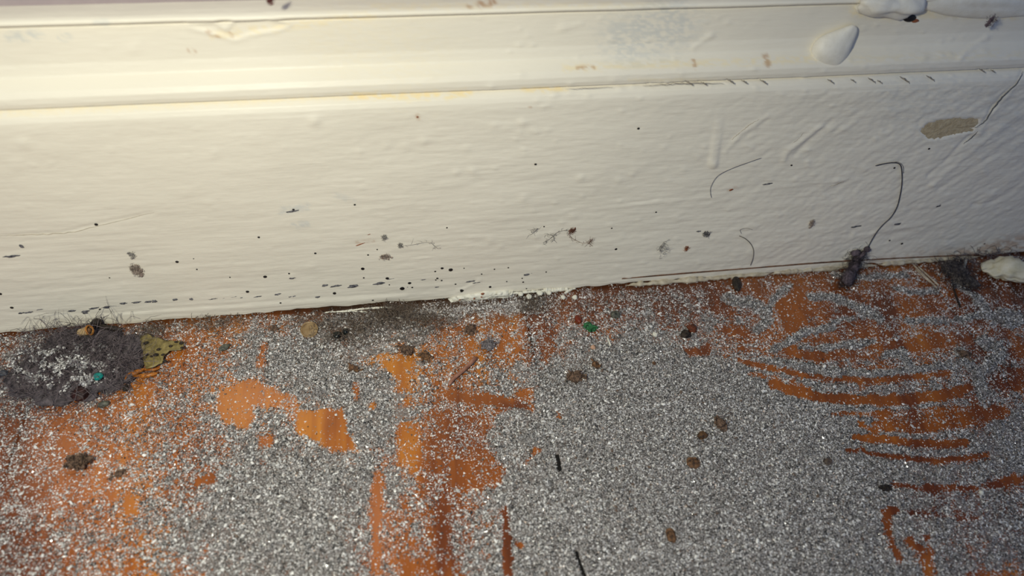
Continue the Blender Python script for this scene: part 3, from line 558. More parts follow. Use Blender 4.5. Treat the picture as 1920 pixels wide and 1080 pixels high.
# thin open cracks in the dust over the gaps between and splits in the boards
for pts in ([(1044, 853), (1049, 882)], [(1080, 1034), (1096, 1082)]):
    DZ -= .0018*np.exp(-(segd(QX, QY, pts)/3.2)**4)
DZ -= .00022*np.exp(-(segd(QX, QY, [(1563, 880), (1575, 940), (1588, 990), (1593, 1022)])/2.5)**2)
lay_v = np.stack([GX, GY, DZ], -1).reshape(-1, 3); lf = grid_faces(len(gx), len(gyy))
zz = DZ.ravel(); keep = (zz[lf] > -.00045).any(1); lf = lf[keep]; us = np.unique(lf); rm = -np.ones(len(lay_v), int); rm[us] = np.arange(len(us))
bt = np.repeat(brown.ravel()[us][:, None], 3, 1)
lay = mesh_obj('dust_layer', lay_v[us], rm[lf], m, colors=bt, loc=np.zeros(3))
tag(lay, 'matt layer of fine grey dust covering the pine floorboards', 'dust', kind='stuff')

def grains(n, dens_fn, smin, smax, zfn, seed, shape='oct', region=None):
    g = np.random.default_rng(seed)
    x = g.uniform(FX0, FX1, n); y = g.uniform(FY0, .0005, n)
    px, py = project(x, y); ok = (px > -260) & (px < 2180) & (py < 1400) & (((px > -50) & (px < 1970) & (py < 1120)) | (g.random(n) < .28)); x, y = x[ok], y[ok]
    keep = g.random(len(x)) < dens_fn(x, y); x, y = x[keep], y[keep]; k = len(x)
    s = smin+(smax-smin)*g.random(k)**3.
    return x, y, s, g
TET = (np.array([[.95, .1, -.45], [-.75, .75, -.35], [-.3, -.95, -.3], [0, .05, .85]]), np.array([[0, 1, 3], [1, 2, 3], [2, 0, 3], [1, 0, 2]]))
def build_grains(name, x, y, z, s, g, pal, mat, base=ICO[1], flat=.65, offs=None):
    v0, f0 = (np.array([[1, 0, 0], [-1, 0, 0], [0, 1, 0], [0, -1, 0], [0, 0, 1], [0, 0, -1]], float), np.array([[0, 2, 4], [2, 1, 4], [1, 3, 4], [3, 0, 4], [2, 0, 5], [1, 2, 5], [3, 1, 5], [0, 3, 5]])) if base == 'oct' else (TET if base == 'tet' else base)
    k = len(x); nv = len(v0)
    q = g.normal(size=(k, 4)); q /= np.linalg.norm(q, axis=1)[:, None]; w_, a, b_, c = q.T
    R = np.stack([1-2*(b_*b_+c*c), 2*(a*b_-c*w_), 2*(a*c+b_*w_), 2*(a*b_+c*w_), 1-2*(a*a+c*c), 2*(b_*c-a*w_), 2*(a*c-b_*w_), 2*(b_*c+a*w_), 1-2*(a*a+b_*b_)], 1).reshape(k, 3, 3)
    sc = np.stack([g.uniform(.8, 1.5, k), g.uniform(.6, 1.0, k), g.uniform(.4, .8, k)], 1)
    v = v0[None]*sc[:, None]*(1+g.normal(size=(k, nv, 1))*.16); v = np.einsum('kij,knj->kni', R, v)*s[:, None, None]*.5
    v[:, :, 2] *= flat; v += np.stack([x, y, z], 1)[:, None]
    f = (f0[None]+(np.arange(k)*nv)[:, None, None]).reshape(-1, 3)
    cols = np.repeat(pal[:, None], nv, 1).reshape(-1, pal.shape[1])
    return mesh_obj(name, v.reshape(-1, 3), f, mat, smooth=False, colors=cols, loc=np.zeros(3))
m, nt, b = nm('dust_grain'); at = N(nt, 'ShaderNodeVertexColor', layer_name='tint'); L(nt, at.outputs[0], b.inputs['Base Color'])
b.inputs['Roughness'].default_value = .32; b.inputs['Specular IOR Level'].default_value = .6; b.inputs['Coat Weight'].default_value = .2
GRAIN = m
def palette(k, g, br_):
    v = np.where(g.random(k) < .36, g.uniform(.02, .10, k), np.where(g.random(k) < .36, g.uniform(.65, .97, k), g.uniform(.20, .58, k)))
    c = v[:, None]*np.array([1.0, .975, .965]); r_ = g.random(k)
    v = v*(1-.45*br_); warm = np.array([.46, .28, .16]); w = ((r_ < .10)*.6+br_*.45)[:, None]*g.random(k)[:, None]
    c = c*(1-w)+warm*w*v[:, None]*2.; return np.clip(c, .01, .95)
def dens(x, y):
    c = sample(CV2, x, y); c0 = sample(CV, x, y); return np.clip(.03+.18*c0+ss(.15, .70, c)*.95, 0, 1)*np.where(y > -.0006, .4, 1)
x, y, s, g = grains(1260000, dens, .00022, .00062, None, 21)
z = np.maximum(sample(DZ, x, y), -.0001)+s*.12
px, py = project(x, y); okc = np.ones(len(x), bool)
for pts in ([(1044, 853), (1049, 882)], [(1080, 1034), (1096, 1082)]): okc &= segd(px, py, pts) > 3.6
x, y, s, z = x[okc], y[okc], s[okc], z[okc]
pal = palette(len(x), g, sample(brown, x, y)); sw = (sample(CV, x, y) < .42) & (pal[:, 0] < .14) & (g.random(len(x)) < .75); pal[sw] = g.uniform(.35, .9, sw.sum())[:, None]*np.array([1, .97, .95])
gr = build_grains('dust_grains', x, y, z, s*1.15, g, pal, GRAIN, 'tet', flat=.8)
tag(gr, 'countless tiny pale and dark grains strewn over the floorboards', 'grit', kind='stuff')
def dens2(x, y):
    c = sample(CV2, x, y); c0 = sample(CV, x, y); lft = 1-.55*ss(.0, .10, x); return np.clip(.10+ss(.2, .7, c)*.9, 0, 1)*lft*np.where(y > -.001, .3, 1)
x, y, s, g = grains(22000, dens2, .00040, .0009, None, 22)
v_ = g.uniform(.45, .95, len(x)); pal = v_[:, None]*np.array([1, .975, .94]); pal = np.where((g.random(len(x)) < .12)[:, None], np.array([.14, .09, .06])*1., pal)
px, py = project(x, y); okc = np.ones(len(x), bool)
for pts in ([(1044, 853), (1049, 882)], [(1080, 1034), (1096, 1082)]): okc &= segd(px, py, pts) > 7
x, y, s, pal = x[okc], y[okc], s[okc], pal[okc]
gr2 = build_grains('coarse_grit', x, y, np.maximum(sample(DZ, x, y), 0)+s*.22, s, g, pal, GRAIN, ICO[1])
tag(gr2, 'larger glinting whitish flakes scattered on top of the grey dust', 'grit', kind='stuff')

# ------------------------------------------------------------ debris on the floor
def dz(x, y): return max(0., float(sample(DZ, np.array([x]), np.array([y]))[0]))
M_ = lambda n, a, b_, **k: speckled(n, a, b_, **k)
CHAR = M_('charred_black', (16, 13, 10), (60, 48, 38), rough=.6, bump=.9, scale=1400.)
FRASS = M_('dark_frass', (34, 24, 18), (140, 112, 92), rough=.8, bump=1., scale=1500.)
BROWNC = M_('brown_crumb', (44, 30, 20), (134, 96, 64), rough=.7, bump=.9, scale=1300.)
GREYC = M_('grey_lint', (72, 68, 70), (160, 152, 154), rough=.95, bump=.9, scale=1400.)
OLIVE = M_('grey_green_seed', (36, 38, 34), (120, 120, 106), rough=.5, bump=.6)
def crumb(name, px, py, rx, ry, rz, mat, label, cat='crumb', rot=0., amp=.35, sub=3, seed=1, taper=0, group=None, tilt=0, extra=0, exmat=None, freq=1.6):
    """rx, ry half sizes in pixels across and down the picture, rz half height in mm"""
    s_ = 1/7.3*MM; rz *= MM; c = G(px, py); z0 = dz(c[0], c[1]); c = G(px, py, z0+rz*.7)
    v, f = lump((0, 0, 0), (rx*s_*.85, ry*s_/.85, rz), rot, amp, sub, seed, tilt, freq, taper); v += c; v += (n3(v*3800, 1, seed)[:, None])*rz*np.array([.8, .8, 1.3])*min(1, amp*1.6); v[:, 2] = np.maximum(v[:, 2], z0-.0001)
    if amp >= .45:
        g = np.random.default_rng(seed+900); bits = [((v-c)*np.array([.8, .8, .9])+c, f)]; ca, sa = math.cos(rot), math.sin(rot)
        for k in range(9):
            a_ = g.uniform(0, 2*PI); rr = g.uniform(.45, 1.15); dx, dy = rx*s_*rr*math.cos(a_), ry*s_*rr*math.sin(a_)
            bc = c+np.array([dx*ca-dy*sa, dx*sa+dy*ca, rz*g.uniform(-.3, .5)])
            bv, bf = lump((0, 0, 0), (rx*s_*g.uniform(.2, .55), ry*s_*g.uniform(.10, .3), rz*g.uniform(.15, .4)), g.uniform(0, PI), .5, 2, seed+k, g.uniform(-.6, .6)); bits.append((bv+bc, bf))
        v, f = join(bits); v[:, 2] = np.maximum(v[:, 2], z0-.0001)
    if not extra:
        return tag(mesh_obj(name, v, f, mat, smooth=amp < .3), label, cat, group)
    e = empty(name, (c[0], c[1], z0), label, cat, group); mesh_obj('body', v, f, mat, e, smooth=False)
    fv, ff = fibres(c+np.array([0, 0, rz*.2]), (rx*s_*.9, ry*s_, rz*.8), extra, rx*s_*1.6, .00005, seed, 1.2, z0+.00005)
    o = mesh_obj('fibres', fv, ff, exmat or mat, e); o['kind'] = 'stuff'; return e
crumb('seed', 421, 651, 12, 6, .7, OLIVE, 'dark grey-green seed husk on the dust right of the yellow-olive flake', 'seed', .55, .25, 3, 4, .3)
crumb('seed', 194, 758, 11, 5, .8, OLIVE, 'small dark olive seed just below the big dust ball', 'seed', .25, .15, 3, 7, .2)
crumb('insect_fragment', 148, 866, 20, 11, 1.3, FRASS, 'dark shrivelled insect fragment on the orange board, lower left', 'insect', -.15, .8, 4, 9, .2, extra=26, exmat=CHAR, freq=2.6)
crumb('crumb', 224, 886, 14, 6, .6, FRASS, 'dark grey-brown crumb right of the shrivelled insect fragment, lower left', 'crumb', .5, .6, 3, 10, .3)
crumb('crumb', 513, 615, 8, 6, .6, FRASS, 'black-brown speck just left of the round translucent scale', 'crumb', -.4, .6, 3, 14)
e = empty('beetle', tuple(G(640, 626)), 'black shiny beetle remains right of the round translucent scale', 'beetle')
for i, (a, b_, r1_, r2_, h) in enumerate([(632, 628, 7, 6, .7), (648, 622, 6, 5, .8)]):
    c = G(a, b_, .0006); v, f = lump(c, (r1_/7.3*MM, r2_/5.4*MM, h*MM), .2, .25, 3, 40+i); mesh_obj(('abdomen', 'head')[i], v, f, M_('beetle_black', (10, 12, 10), (24, 28, 26), rough=.25, bump=.3), e)
for i in range(4):
    c = G(632+i*5, 628, .0007); p = [c, c+np.array([.0006, -.0008-.0002*i, .0003]), c+np.array([.0012*(1 if i % 2 else -1), -.0016, -.0006])]
    v, f = tube(smooth_path(p, 8), .00007, 4); mesh_obj('leg', v, f, CHAR, e)
crumb('frass_pellet', 762, 656, 17, 9, .9, FRASS, 'ragged dark brown pellet on the orange patch right of the beetle remains', 'pellet', -.7, .7, 4, 18, .1, extra=22, exmat=CHAR, freq=2.4)
crumb('frass_pellet', 797, 668, 13, 9, .6, BROWNC, 'brown crumbly pellet immediately right of the ragged dark pellet', 'pellet', -.2, .7, 3, 19, freq=2.2)
crumb('frass_pellet', 881, 618, 11, 10, 1.1, FRASS, 'round dark brown pellet above the pink straw', 'pellet', .6, .5, 4, 20, freq=2.6, extra=14)
crumb('lint_tuft', 916, 647, 16, 10, .9, GREYC, 'small grey lint tuft at the upper end of the pink straw', 'lint', .1, .5, 3, 22, extra=70)
crumb('crumb', 664, 690, 13, 6, .7, BROWNC, 'orange-brown chip with a dark tip below the beetle remains', 'crumb', -.35, .5, 3, 23, .4)
crumb('seed', 1154, 590, 10, 8, .9, OLIVE, 'grey-green seed near the skirting, right of the green glitter', 'seed', -.6, .18, 4, 25, .2)
crumb('bead', 1084, 599, 7, 8, .8, M_('red_orange_bead', (96, 32, 12), (138, 54, 18), rough=.45, bump=.3), 'red-orange rounded bead beside the green glitter', 'bead', .2, .08, 4, 26)
crumb('glitter_flake', 1106, 613, 11, 12, .8, M_('green_glitter', (6, 34, 18), (56, 138, 80), rough=.3, scale=2400., bump=1.), 'bright green sparkling fragment next to the red-orange bead', 'fragment', .9, .45, 4, 27, freq=2.6)
e = empty('beetle', tuple(G(1291, 620)), 'black and rust-brown beetle fragment on the dust right of centre', 'beetle')
for i, (a, b_, r1_, r2_, h, mt) in enumerate([(1286, 625, 8, 7, .9, CHAR), (1297, 616, 8, 7, .8, M_('rust_shell', (60, 28, 14), (122, 60, 28), rough=.6, bump=.8))]):
    c = G(a, b_, .0007); v, f = lump(c, (r1_/7.3*MM, r2_/5.4*MM, h*MM*.8), .5, .8, 3, 50+i, 0, 2.2); mesh_obj(('head', 'wing_case')[i], v, f, mt, e)
crumb('pellet', 1381, 532, 9, 14, 1.1, CHAR, 'dark brown hole modelled as a blackish lump against the skirting, upper right of centre', 'pellet', -.2, .3, 3, 28)  # darkness of a small hole put in as a solid black lump
crumb('frass_pellet', 1081, 706, 17, 9, 1.1, FRASS, 'brown-grey lumpy pellet below the green glitter', 'pellet', -.1, .6, 4, 30, freq=2.2, extra=24)
crumb('crumb', 1117, 683, 9, 8, .7, BROWNC, 'small tan-brown crumb above the brown-grey lumpy pellet', 'crumb', .5, .5, 3, 31, .3)
crumb('crumb', 1112, 651, 5, 4, .5, M_('peach_chip', (176, 132, 104), (214, 176, 148), rough=.5), 'tiny peach-coloured chip below the green glitter', 'crumb', 0, .3, 2, 32)
crumb('crumb', 1351, 796, 14, 9, .8, FRASS, 'dark brown ragged crumb on thick dust, the upper of two right of centre', 'crumb', -1.0, .7, 4, 33, freq=2.4, extra=12)
crumb('crumb', 1317, 816, 10, 6, .7, M_('tan_black_crumb', (22, 14, 8), (120, 84, 50), rough=.6, scale=700.), 'tan crumb with a black end, below left of the ragged dark crumb', 'crumb', .1, .4, 3, 34, .2)
crumb('crumb', 1300, 867, 12, 8, .6, BROWNC, 'orange-brown oval crumb on thick dust below the tan and black one', 'crumb', -.5, .4, 3, 35)
crumb('crumb', 1552, 865, 9, 5, .6, M_('ring_crumb', (34, 30, 28), (124, 104, 90), rough=.6, scale=600.), 'small grey-brown crumb left of the long curved orange streaks', 'crumb', -.1, .4, 3, 36)
crumb('crumb', 1259, 1003, 9, 9, .5, BROWNC, 'round brown crumb on thick dust near the lower edge', 'crumb', 0, .4, 3, 37)
crumb('crumb', 1228, 661-34, 5, 5, .5, CR, 'tiny white pebble left of the black and rust beetle fragment', 'pebble', 0, .3, 2, 38)
crumb('crumb', 1810, 664, 14, 7, .8, FRASS, 'dark crumb among streaky dust at the far right', 'crumb', -.3, .6, 3, 39)
crumb('crumb', 1660, 916, 12, 6, .5, CHAR, 'black sooty crumb at the left end of the dark orange streak, lower right', 'crumb', -.2, .8, 3, 40, extra=16)
crumb('crumb', 1226, 681, 4, 3, .4, BROWNC, 'tiny brown grain on the dust directly below the white pebble', 'crumb', 0, .3, 2, 41)
crumb('crumb', 5, 700, 9, 5, .7, M_('slate_crumb', (40, 44, 54), (80, 84, 96), rough=.6), 'slate-grey crumb at the left edge beside the big dust ball', 'crumb', .3, .3, 3, 42)
crumb('crumb', 1840, 925-2, 5, 3, .4, CR, 'pale cream grain at lower right on the dusty board', 'crumb', 0, .3, 2, 43)
# round translucent scale with its rim
e = empty('round_scale', tuple(G(580, 619)), 'round translucent tan scale with a raised rim, near the skirting', 'scale')
c = G(580, 618, .0006); th = np.linspace(0, 2*PI, 33)
TR = M_('translucent_scale', (176, 142, 96), (206, 176, 130), rough=.25, bump=.3, scale=500., transp=.5)
ax1 = np.array([1, 0, 0.]); ax2 = np.array([0, .94, .34]); p = c+.0019*(np.cos(th)[:, None]*ax1+np.sin(th)[:, None]*ax2)
v, f = tube(p, .00022, 6, False); mesh_obj('rim', v, f, TR, e)
rg = [c[None]+np.array([0, 0, .0001])]+[c+(p[:-1]-c)*q+np.array([0, 0, .0003*(1-q)]) for q in (.35, .7, 1.)]
f3 = np.array([[0, 1+i, 1+(i+1) % 32] for i in range(32)]); f4 = np.array([[1+k*32+i, 33+k*32+i, 33+k*32+(i+1) % 32, 1+k*32+(i+1) % 32] for k in range(2) for i in range(32)])
mesh_obj('disc', np.vstack(rg), [f3, f4], TR, e)
v, f = tube([c+ax2*.001+[0, 0, .0002], c+[0, 0, .0003], c-ax2*.0007+[0, 0, .0002]], .00012, 5); mesh_obj('ridge', v, f, TR, e)
# straw
def stick(name, pts, r, mat, label, z=.0006, flatz=1., cat='splinter', sides=7):
    q = smooth_path([G(a, b_, z) for a, b_ in pts], 14); n = len(q); rad = r*(.85+.3*np.arange(n)/n)+0*r; rad[0] *= .6
    v, f = tube_closed(q, rad, sides); v[:, 2] = z+(v[:, 2]-z)*flatz; return tag(mesh_obj(name, v, f, mat), label, cat)
stick('straw', [(841, 722), (852, 708), (870, 693), (892, 671)], .00048, M_('pink_straw', (128, 84, 66), (178, 130, 108), rough=.5, scale=500.), 'pinkish-brown piece of straw lying aslant on the dust', .0008, cat='straw')
PALE = M_('pale_splinter', (150, 132, 112), (206, 192, 170), rough=.6, scale=400.)
e = empty('splinter', tuple(G(1737, 518)), 'pale split wood splinter near the skirting, right of the hanging lint plug', 'splinter')
for (a, b_), (c_, d_) in (((1713, 497), (1757, 540)), ((1717, 505), (1745, 530)), ((1722, 500), (1760, 535))):
    q = [G(a, b_, .0010), G((a+c_)/2, (b_+d_)/2, .0012), G(c_, d_, .0008)]; v, f = tube_closed(smooth_path(q, 8), .00026, 5); mesh_obj('sliver', v, f, PALE, e)
stick('splinter', [(1139, 633), (1145, 648)], .00022, CR, 'tiny white sliver on the dust below the grey-green seed', .0006)
stick('paint_sliver', [(1807, 503), (1811, 488)], .00040, CR, 'short white paint sliver standing in the fluff at the right', .0010, cat='paint chip')
stick('grass_stem', [(1786, 532), (1790, 548), (1800, 576)], .00022, CHAR, 'thin blackish stem poking out of the dark fluff at the right', .0010, cat='stem')
# plate-like things
def plate(name, outline, mat, label, cat, z=.0006, thick=.0003, curl=.0012, parent=None, seed=0):
    q = np.array([G(a, b_, z) for a, b_ in outline]); n0 = len(q); q = smooth_path(np.vstack([q, q[:1]]), n0*4)[:-1]; n = len(q); c = q.mean(0)
    q[:, :2] += np.random.default_rng(seed).normal(size=(n, 2))*.00008
    lv = [c[None]]+[c+(q-c)*s_ for s_ in (.3, .6, .85, 1.)]; V_ = np.vstack(lv)
    V_[:, 2] = z+(fbm(V_[:, 0]*700, V_[:, 1]*700, seed, 3)-.3)*curl; m_ = len(V_); B = V_.copy(); B[:, 2] -= thick
    f3 = np.array([[0, 1+i, 1+(i+1) % n] for i in range(n)]); f4 = np.array([[1+k*n+i, 1+(k+1)*n+i, 1+(k+1)*n+(i+1) % n, 1+k*n+(i+1) % n] for k in range(3) for i in range(n)])
    sd = np.array([[1+3*n+i, m_+1+3*n+i, m_+1+3*n+(i+1) % n, 1+3*n+(i+1) % n] for i in range(n)])
    o = mesh_obj(name, np.vstack([V_, B]), [np.vstack([f3, f3[:, ::-1]+m_]), np.vstack([f4, f4[:, ::-1]+m_, sd])], mat, parent)
    if label: tag(o, label, cat)
    return o
OLV = M_('yellow_olive_flake', (92, 80, 44), (150, 134, 84), rough=.45, scale=500., bump=.5)
e = empty('bark_flake', tuple(G(298, 652)), 'yellow-olive spotted flake leaning on the right of the dust ball', 'flake')
plate('blade', [(263, 632), (276, 627), (292, 634), (322, 641), (344, 642), (342, 654), (318, 660), (308, 668), (306, 680), (288, 688), (272, 690), (268, 660)], OLV, None, None, .0012, .0003, .0014, e, 3)
for a, b_, r in [(297, 655, 3.5), (273, 643, 4), (320, 649, 3), (292, 665, 4), (340, 643, 4), (341, 652, 3), (309, 678, 3.5), (283, 668, 2), (275, 665, 3), (330, 641, 3), (305, 665, 2.5)]:
    v, f = lump(G(a, b_, .0021), (r/7.3*MM, r*.6/5.4*MM, .00025), .3, .5, 2, a); mesh_obj('black_spot', v, f, CHAR, e)
ORH = M_('amber_husk', (120, 62, 12), (196, 122, 40), rough=.4, scale=350., bump=.5)
e = empty('husk', tuple(G(262, 708)), 'curled amber husk below the yellow-olive flake', 'husk')
for pts, r in (([(232, 722), (238, 708), (252, 700), (272, 692)], .0008), ([(252, 706), (275, 704), (295, 700)], .0006), ([(268, 692), (285, 694), (300, 690)], .0004)):
    q = smooth_path([G(a, b_, .0009) for a, b_ in pts], 14); rad = r*np.sin(np.linspace(.35, PI-.35, len(q))); v, f = tube_closed(q, rad, 8); mesh_obj('curl', v, f, ORH, e)
v, f = lump(G(236, 728, .0006), (.0007, .0009, .0006), 0, .4, 2, 5); mesh_obj('dark_tip', v, f, CHAR, e)
# cream paint chip at the right edge
CHIPM = M_('cream_paint_chip', (206, 196, 164), (228, 220, 198), rough=.55, scale=300., bump=.5)
c = G(1890, 507, .0022); v, f = lump(c, (.0070, .0040, .0025), -.25, .75, 4, 61, .05, 1.5); v += (n3(v*900, 1, 5)[:, None])*.0012; v[:, 2] = np.maximum(v[:, 2], .0004)
tag(mesh_obj('paint_chip', v, f, CHIPM), 'large cream paint chip in the corner at the right edge', 'paint chip')
for i, (a, b_, r) in enumerate([(1030, 549, 5), (992, 556, 6), (1012, 549, 6), (976, 551, 5), (1078, 557, 5), (1056, 557, 5)]):
    v, f = lump(G(a, b_, .0007), (r/7.3*MM, r/7.3*MM, .0005), i, .4, 2, 70+i)
    tag(mesh_obj('paint_crumb', v, f, CR), 'white paint crumb below the chipped skirting edge, '+('fourth from the left of six', 'second from the left of six', 'third from the left of six', 'leftmost of six', 'rightmost of six, by the slanting sliver', 'fifth from the left of six')[i], 'paint crumb', 'white paint crumbs under the skirting')
# ------------------------------------------------------------ fluff
FL1 = M_('purple_grey_fluff', (44, 40, 42), (104, 96, 100), rough=1., scale=700., bump=1.)
FB1 = M_('purple_grey_fibre', (84, 74, 78), (132, 120, 122), rough=.8)
FB2 = M_('dark_fibre', (36, 32, 34), (70, 62, 64), rough=.8)
cD = G(140, 675)
e = empty('dust_ball', (cD[0], cD[1], 0), 'large purple-grey ball of fluff and grit against the skirting, left', 'dust ball')
pp = []
for i, (a, b_, rx, ry, h) in enumerate([(100, 700, 58, 40, 1.5), (165, 680, 58, 42, 2.0), (130, 645, 46, 22, 1.9), (215, 685, 40, 36, 1.3), (60, 710, 34, 26, 1.1), (150, 725, 40, 20, 1.1), (225, 650, 36, 20, 1.0)]):
    cc = G(a, b_, h*.45*MM); cc[1] = min(cc[1], -ry/5.4*MM*.75); pp.append(lump(cc, (rx/7.3*MM, ry/5.4*MM, h*MM), 0, .5, 4, 80+i, 0, 2.2))
v, f = join(pp); v[:, 2] = np.maximum(v[:, 2], -.0002)+n3(v*1800, 1, 4)*.0008; v[:, 1] = np.minimum(v[:, 1], -.0001); mesh_obj('felted_core', v, f, FL1, e)
fp = []
for i, (a, b_, rx, ry, h, n_) in enumerate([(100, 700, 75, 46, 1.6, 600), (165, 682, 75, 50, 2.2, 700), (215, 685, 55, 42, 1.6, 450), (130, 645, 60, 24, 1.8, 300)]):
    cc = G(a, b_, h*.6*MM); fp.append(fibres(cc, (rx/7.3*MM, ry/5.4*MM, h*MM), n_, .009, .000045, 90+i, .9, .0003, -.0003))
v, f = join(fp); o = mesh_obj('loose_fibres', v, f, FB1, e); o['kind'] = 'stuff'
v, f = fibres(G(130, 668, .002), (.012, .007, .0018), 160, .012, .00004, 99, .7, .0003, -.0003); o = mesh_obj('dark_fibres', v, f, FB2, e); o['kind'] = 'stuff'
# strands reaching up the paint
fp = []; g = np.random.default_rng(3)
for k in range(20):
    a = g.uniform(45, 250); b_ = 606+g.uniform(-2, 10)-(a-150)*.08; dx = g.uniform(-30, 30); up = g.uniform(4, 26)
    q = smooth_path([W(a, b_+6, -.0006), W(a+dx*.5, b_-up*.8, -.0005), W(a+dx, b_-up*.6, -.0004), W(a+dx*1.4, b_-up*.2, -.0006)], 10); fp.append(tube(q, .000028, 3))
v, f = join(fp); o = mesh_obj('wisps', v, f, FB1, e); o['kind'] = 'stuff'
# grains caught in the fluff
k = 5200; g = np.random.default_rng(8); ang = g.uniform(0, 2*PI, k); rd = np.sqrt(g.random(k)); pxg = 125+rd*np.cos(ang)*112; pyg = 682+rd*np.sin(ang)*58-(pxg-140)*.05
kk = g.random(k) < ss(.42, .66, fbm(pxg/16, pyg/12, 44, 3))*(1-.5*rd**3)*(.25+.75*ss(250, 190, pxg)); ang, rd, pxg, pyg = ang[kk], rd[kk], pxg[kk], pyg[kk]; k = len(rd)
zt_ = .0010+.0036*np.clip(1-rd**2, 0, 1)*(.55+.45*g.random(k)); Pg = np.array([G(a, b_, q) for a, b_, q in zip(pxg, pyg, zt_)]); Pg[:, 1] = np.minimum(Pg[:, 1], -.0012)
sg = .00028+.0006*g.random(k)**2; og = build_grains('caught_grains', Pg[:, 0], Pg[:, 1], Pg[:, 2], sg, g, np.clip(g.uniform(.25, .95, k)[:, None]*np.array([1, .98, .97]), 0, .95), GRAIN, ICO[1])
og.parent = e; og.matrix_parent_inverse = Matrix.Translation(-Vector(e.location)); og['kind'] = 'stuff'
v, f = lump(G(185, 706, .0034), (.0010, .0009, .0008), .4, .3, 3, 5)
tag(mesh_obj('teal_fragment', v, f, M_('teal_plastic', (10, 110, 106), (30, 156, 148), rough=.35)), 'tiny teal fragment caught in the big dust ball', 'fragment')
e2 = empty('shell_tube', tuple(G(162, 620, .0035)), 'small amber hollow tube on top of the big dust ball', 'tube')
q = np.array([G(150, 624, .0045), G(158, 622, .0050), G(168, 619, .0056)])
v, f = tube(q, np.array([.00085, .00095, .00105]), 14, False); mesh_obj('tube_wall', v, f, M_('amber_shell', (150, 120, 80), (196, 168, 124), rough=.4), e2)
th = np.linspace(0, 2*PI, 17); dirn = (q[2]-q[1])/np.linalg.norm(q[2]-q[1]); a1 = np.cross(dirn, [0, 0, 1.]); a1 /= np.linalg.norm(a1); a2 = np.cross(dirn, a1)
v, f = tube(q[2]+.00105*(np.cos(th)[:, None]*a1+np.sin(th)[:, None]*a2), .00022, 5, False); mesh_obj('lip', v, f, M_('dark_amber_lip', (140, 84, 22), (184, 120, 44), rough=.4), e2)
v, f = lump(q[1]+(q[2]-q[1])*.6, (.0008, .0008, .0008), 0, .05, 2, 3); mesh_obj('plug', v, f, BROWNC, e2)
v, f = lump(G(181, 605, .0030), (.0012, .0010, .0010), 0, .3, 3, 15); v[:, 1] = np.minimum(v[:, 1], -.0002); tag(mesh_obj('dark_pellet', v, f, CHAR), 'small black-brown pellet at the top of the dust ball by the skirting', 'pellet')
v, f = tube_closed(smooth_path([G(172, 607, .0026), G(200, 614, .0026), G(228, 619, .0020)], 12), .00055, 6); v[:, 1] = np.minimum(v[:, 1], -.0001)
tag(mesh_obj('twig', v, f, CHAR), 'thin black twig at the upper right of the dust ball', 'twig')
v, f = lump(G(150, 738, .0016), (.0016, .0020, .0011), .3, .4, 3, 16); tag(mesh_obj('dark_clot', v, f, M_('maroon_black', (22, 8, 8), (60, 26, 22), rough=.6)), 'dark maroon clot at the lower edge of the dust ball', 'clot')
# lint plug hanging over the edge at the right
LP = M_('violet_grey_lint', (58, 50, 54), (116, 102, 108), rough=1., scale=900., bump=1.)
base = G(1582, 532); e = empty('lint_plug', (base[0], base[1], 0), 'dark violet-grey lint plug hanging off the skirting, with a curved hair', 'lint')
q = smooth_path([G(1584, 530, .0012), G(1590, 522, .0020), W(1600, 502, -.0022), W(1606, 486, -.0010), W(1622, 472, -.0010)], 30); n_ = len(q)
rad = np.interp(np.linspace(0, 1, n_), [0, .15, .4, .65, .85, 1], [.0009, .0017, .0014, .0012, .0008, .0005]); v, f = tube_closed(q, rad, 10); v += n3(v*1500, 1, 6)[:, None]*.0022+n3(v*4500, 1, 7)[:, None]*.0006; v[:, 1] = np.minimum(v[:, 1], .0001); v[:, 2] = np.maximum(v[:, 2], 0)
mesh_obj('plug_body', v, f, LP, e)
v, f = lump(W(1604, 474, -.0008), (.0012, .0009, .0010), 0, .5, 3, 6); mesh_obj('knot', v, f, LP, e)
v, f = lump(W(1626, 468, -.0006), (.0010, .0007, .0007), 0, .5, 3, 9); mesh_obj('knot', v, f, LP, e)
v, f = join([fibres(q[int(n_*t)], (.0020, .0012, .0022), 150, .0035, .00003, 120+i, 1., .0003, -.0001, flat=1.) for i, t in enumerate((.1, .35, .6, .85))]); o = mesh_obj('loose_fibres', v, f, FB2, e); o['kind'] = 'stuff'
def hair(pts, r, mat, label, name='hair', y=-.0004, parent=None):
    q = smooth_path([W(a, b_, y) for a, b_ in pts], 60); v, f = tube(q, r, 5); o = mesh_obj(name, v, f, mat, parent)
    if label: tag(o, label, 'hair')
    return o
HM = M_('dark_hair', (60, 58, 60), (92, 90, 92), rough=.5); HT = M_('thin_hair', (70, 64, 60), (100, 92, 86), rough=.5)
hair([(1641, 311), (1658, 307), (1675, 305), (1687, 308), (1691, 322), (1691, 345), (1688, 365), (1682, 388), (1670, 408), (1655, 422), (1642, 438), (1632, 455), (1626, 468)], .00014, HM, 'long dark hooked hair on the skirting rising from the lint plug')
hair([(1667, 306), (1684, 304), (1693, 312), (1694, 325)], .00005, HT, 'fine stray hair hugging the bend of the hooked hair')
hair([(1428, 296), (1405, 304), (1380, 313), (1355, 324), (1342, 334), (1333, 350), (1332, 362), (1334, 371)], .00005, HM, 'fine curved hair on the skirting below the paint run')
hair([(1386, 442), (1398, 448), (1408, 458), (1413, 470), (1412, 484), (1407, 498)], .00009, HT, 'short curved hair on the skirting just above the floor edge, left of the lint plug')
hair([(1390, 438), (1388, 431), (1400, 428), (1411, 431)], .00004, HT, 'faint tiny hair curl on the skirting above the short curved hair')
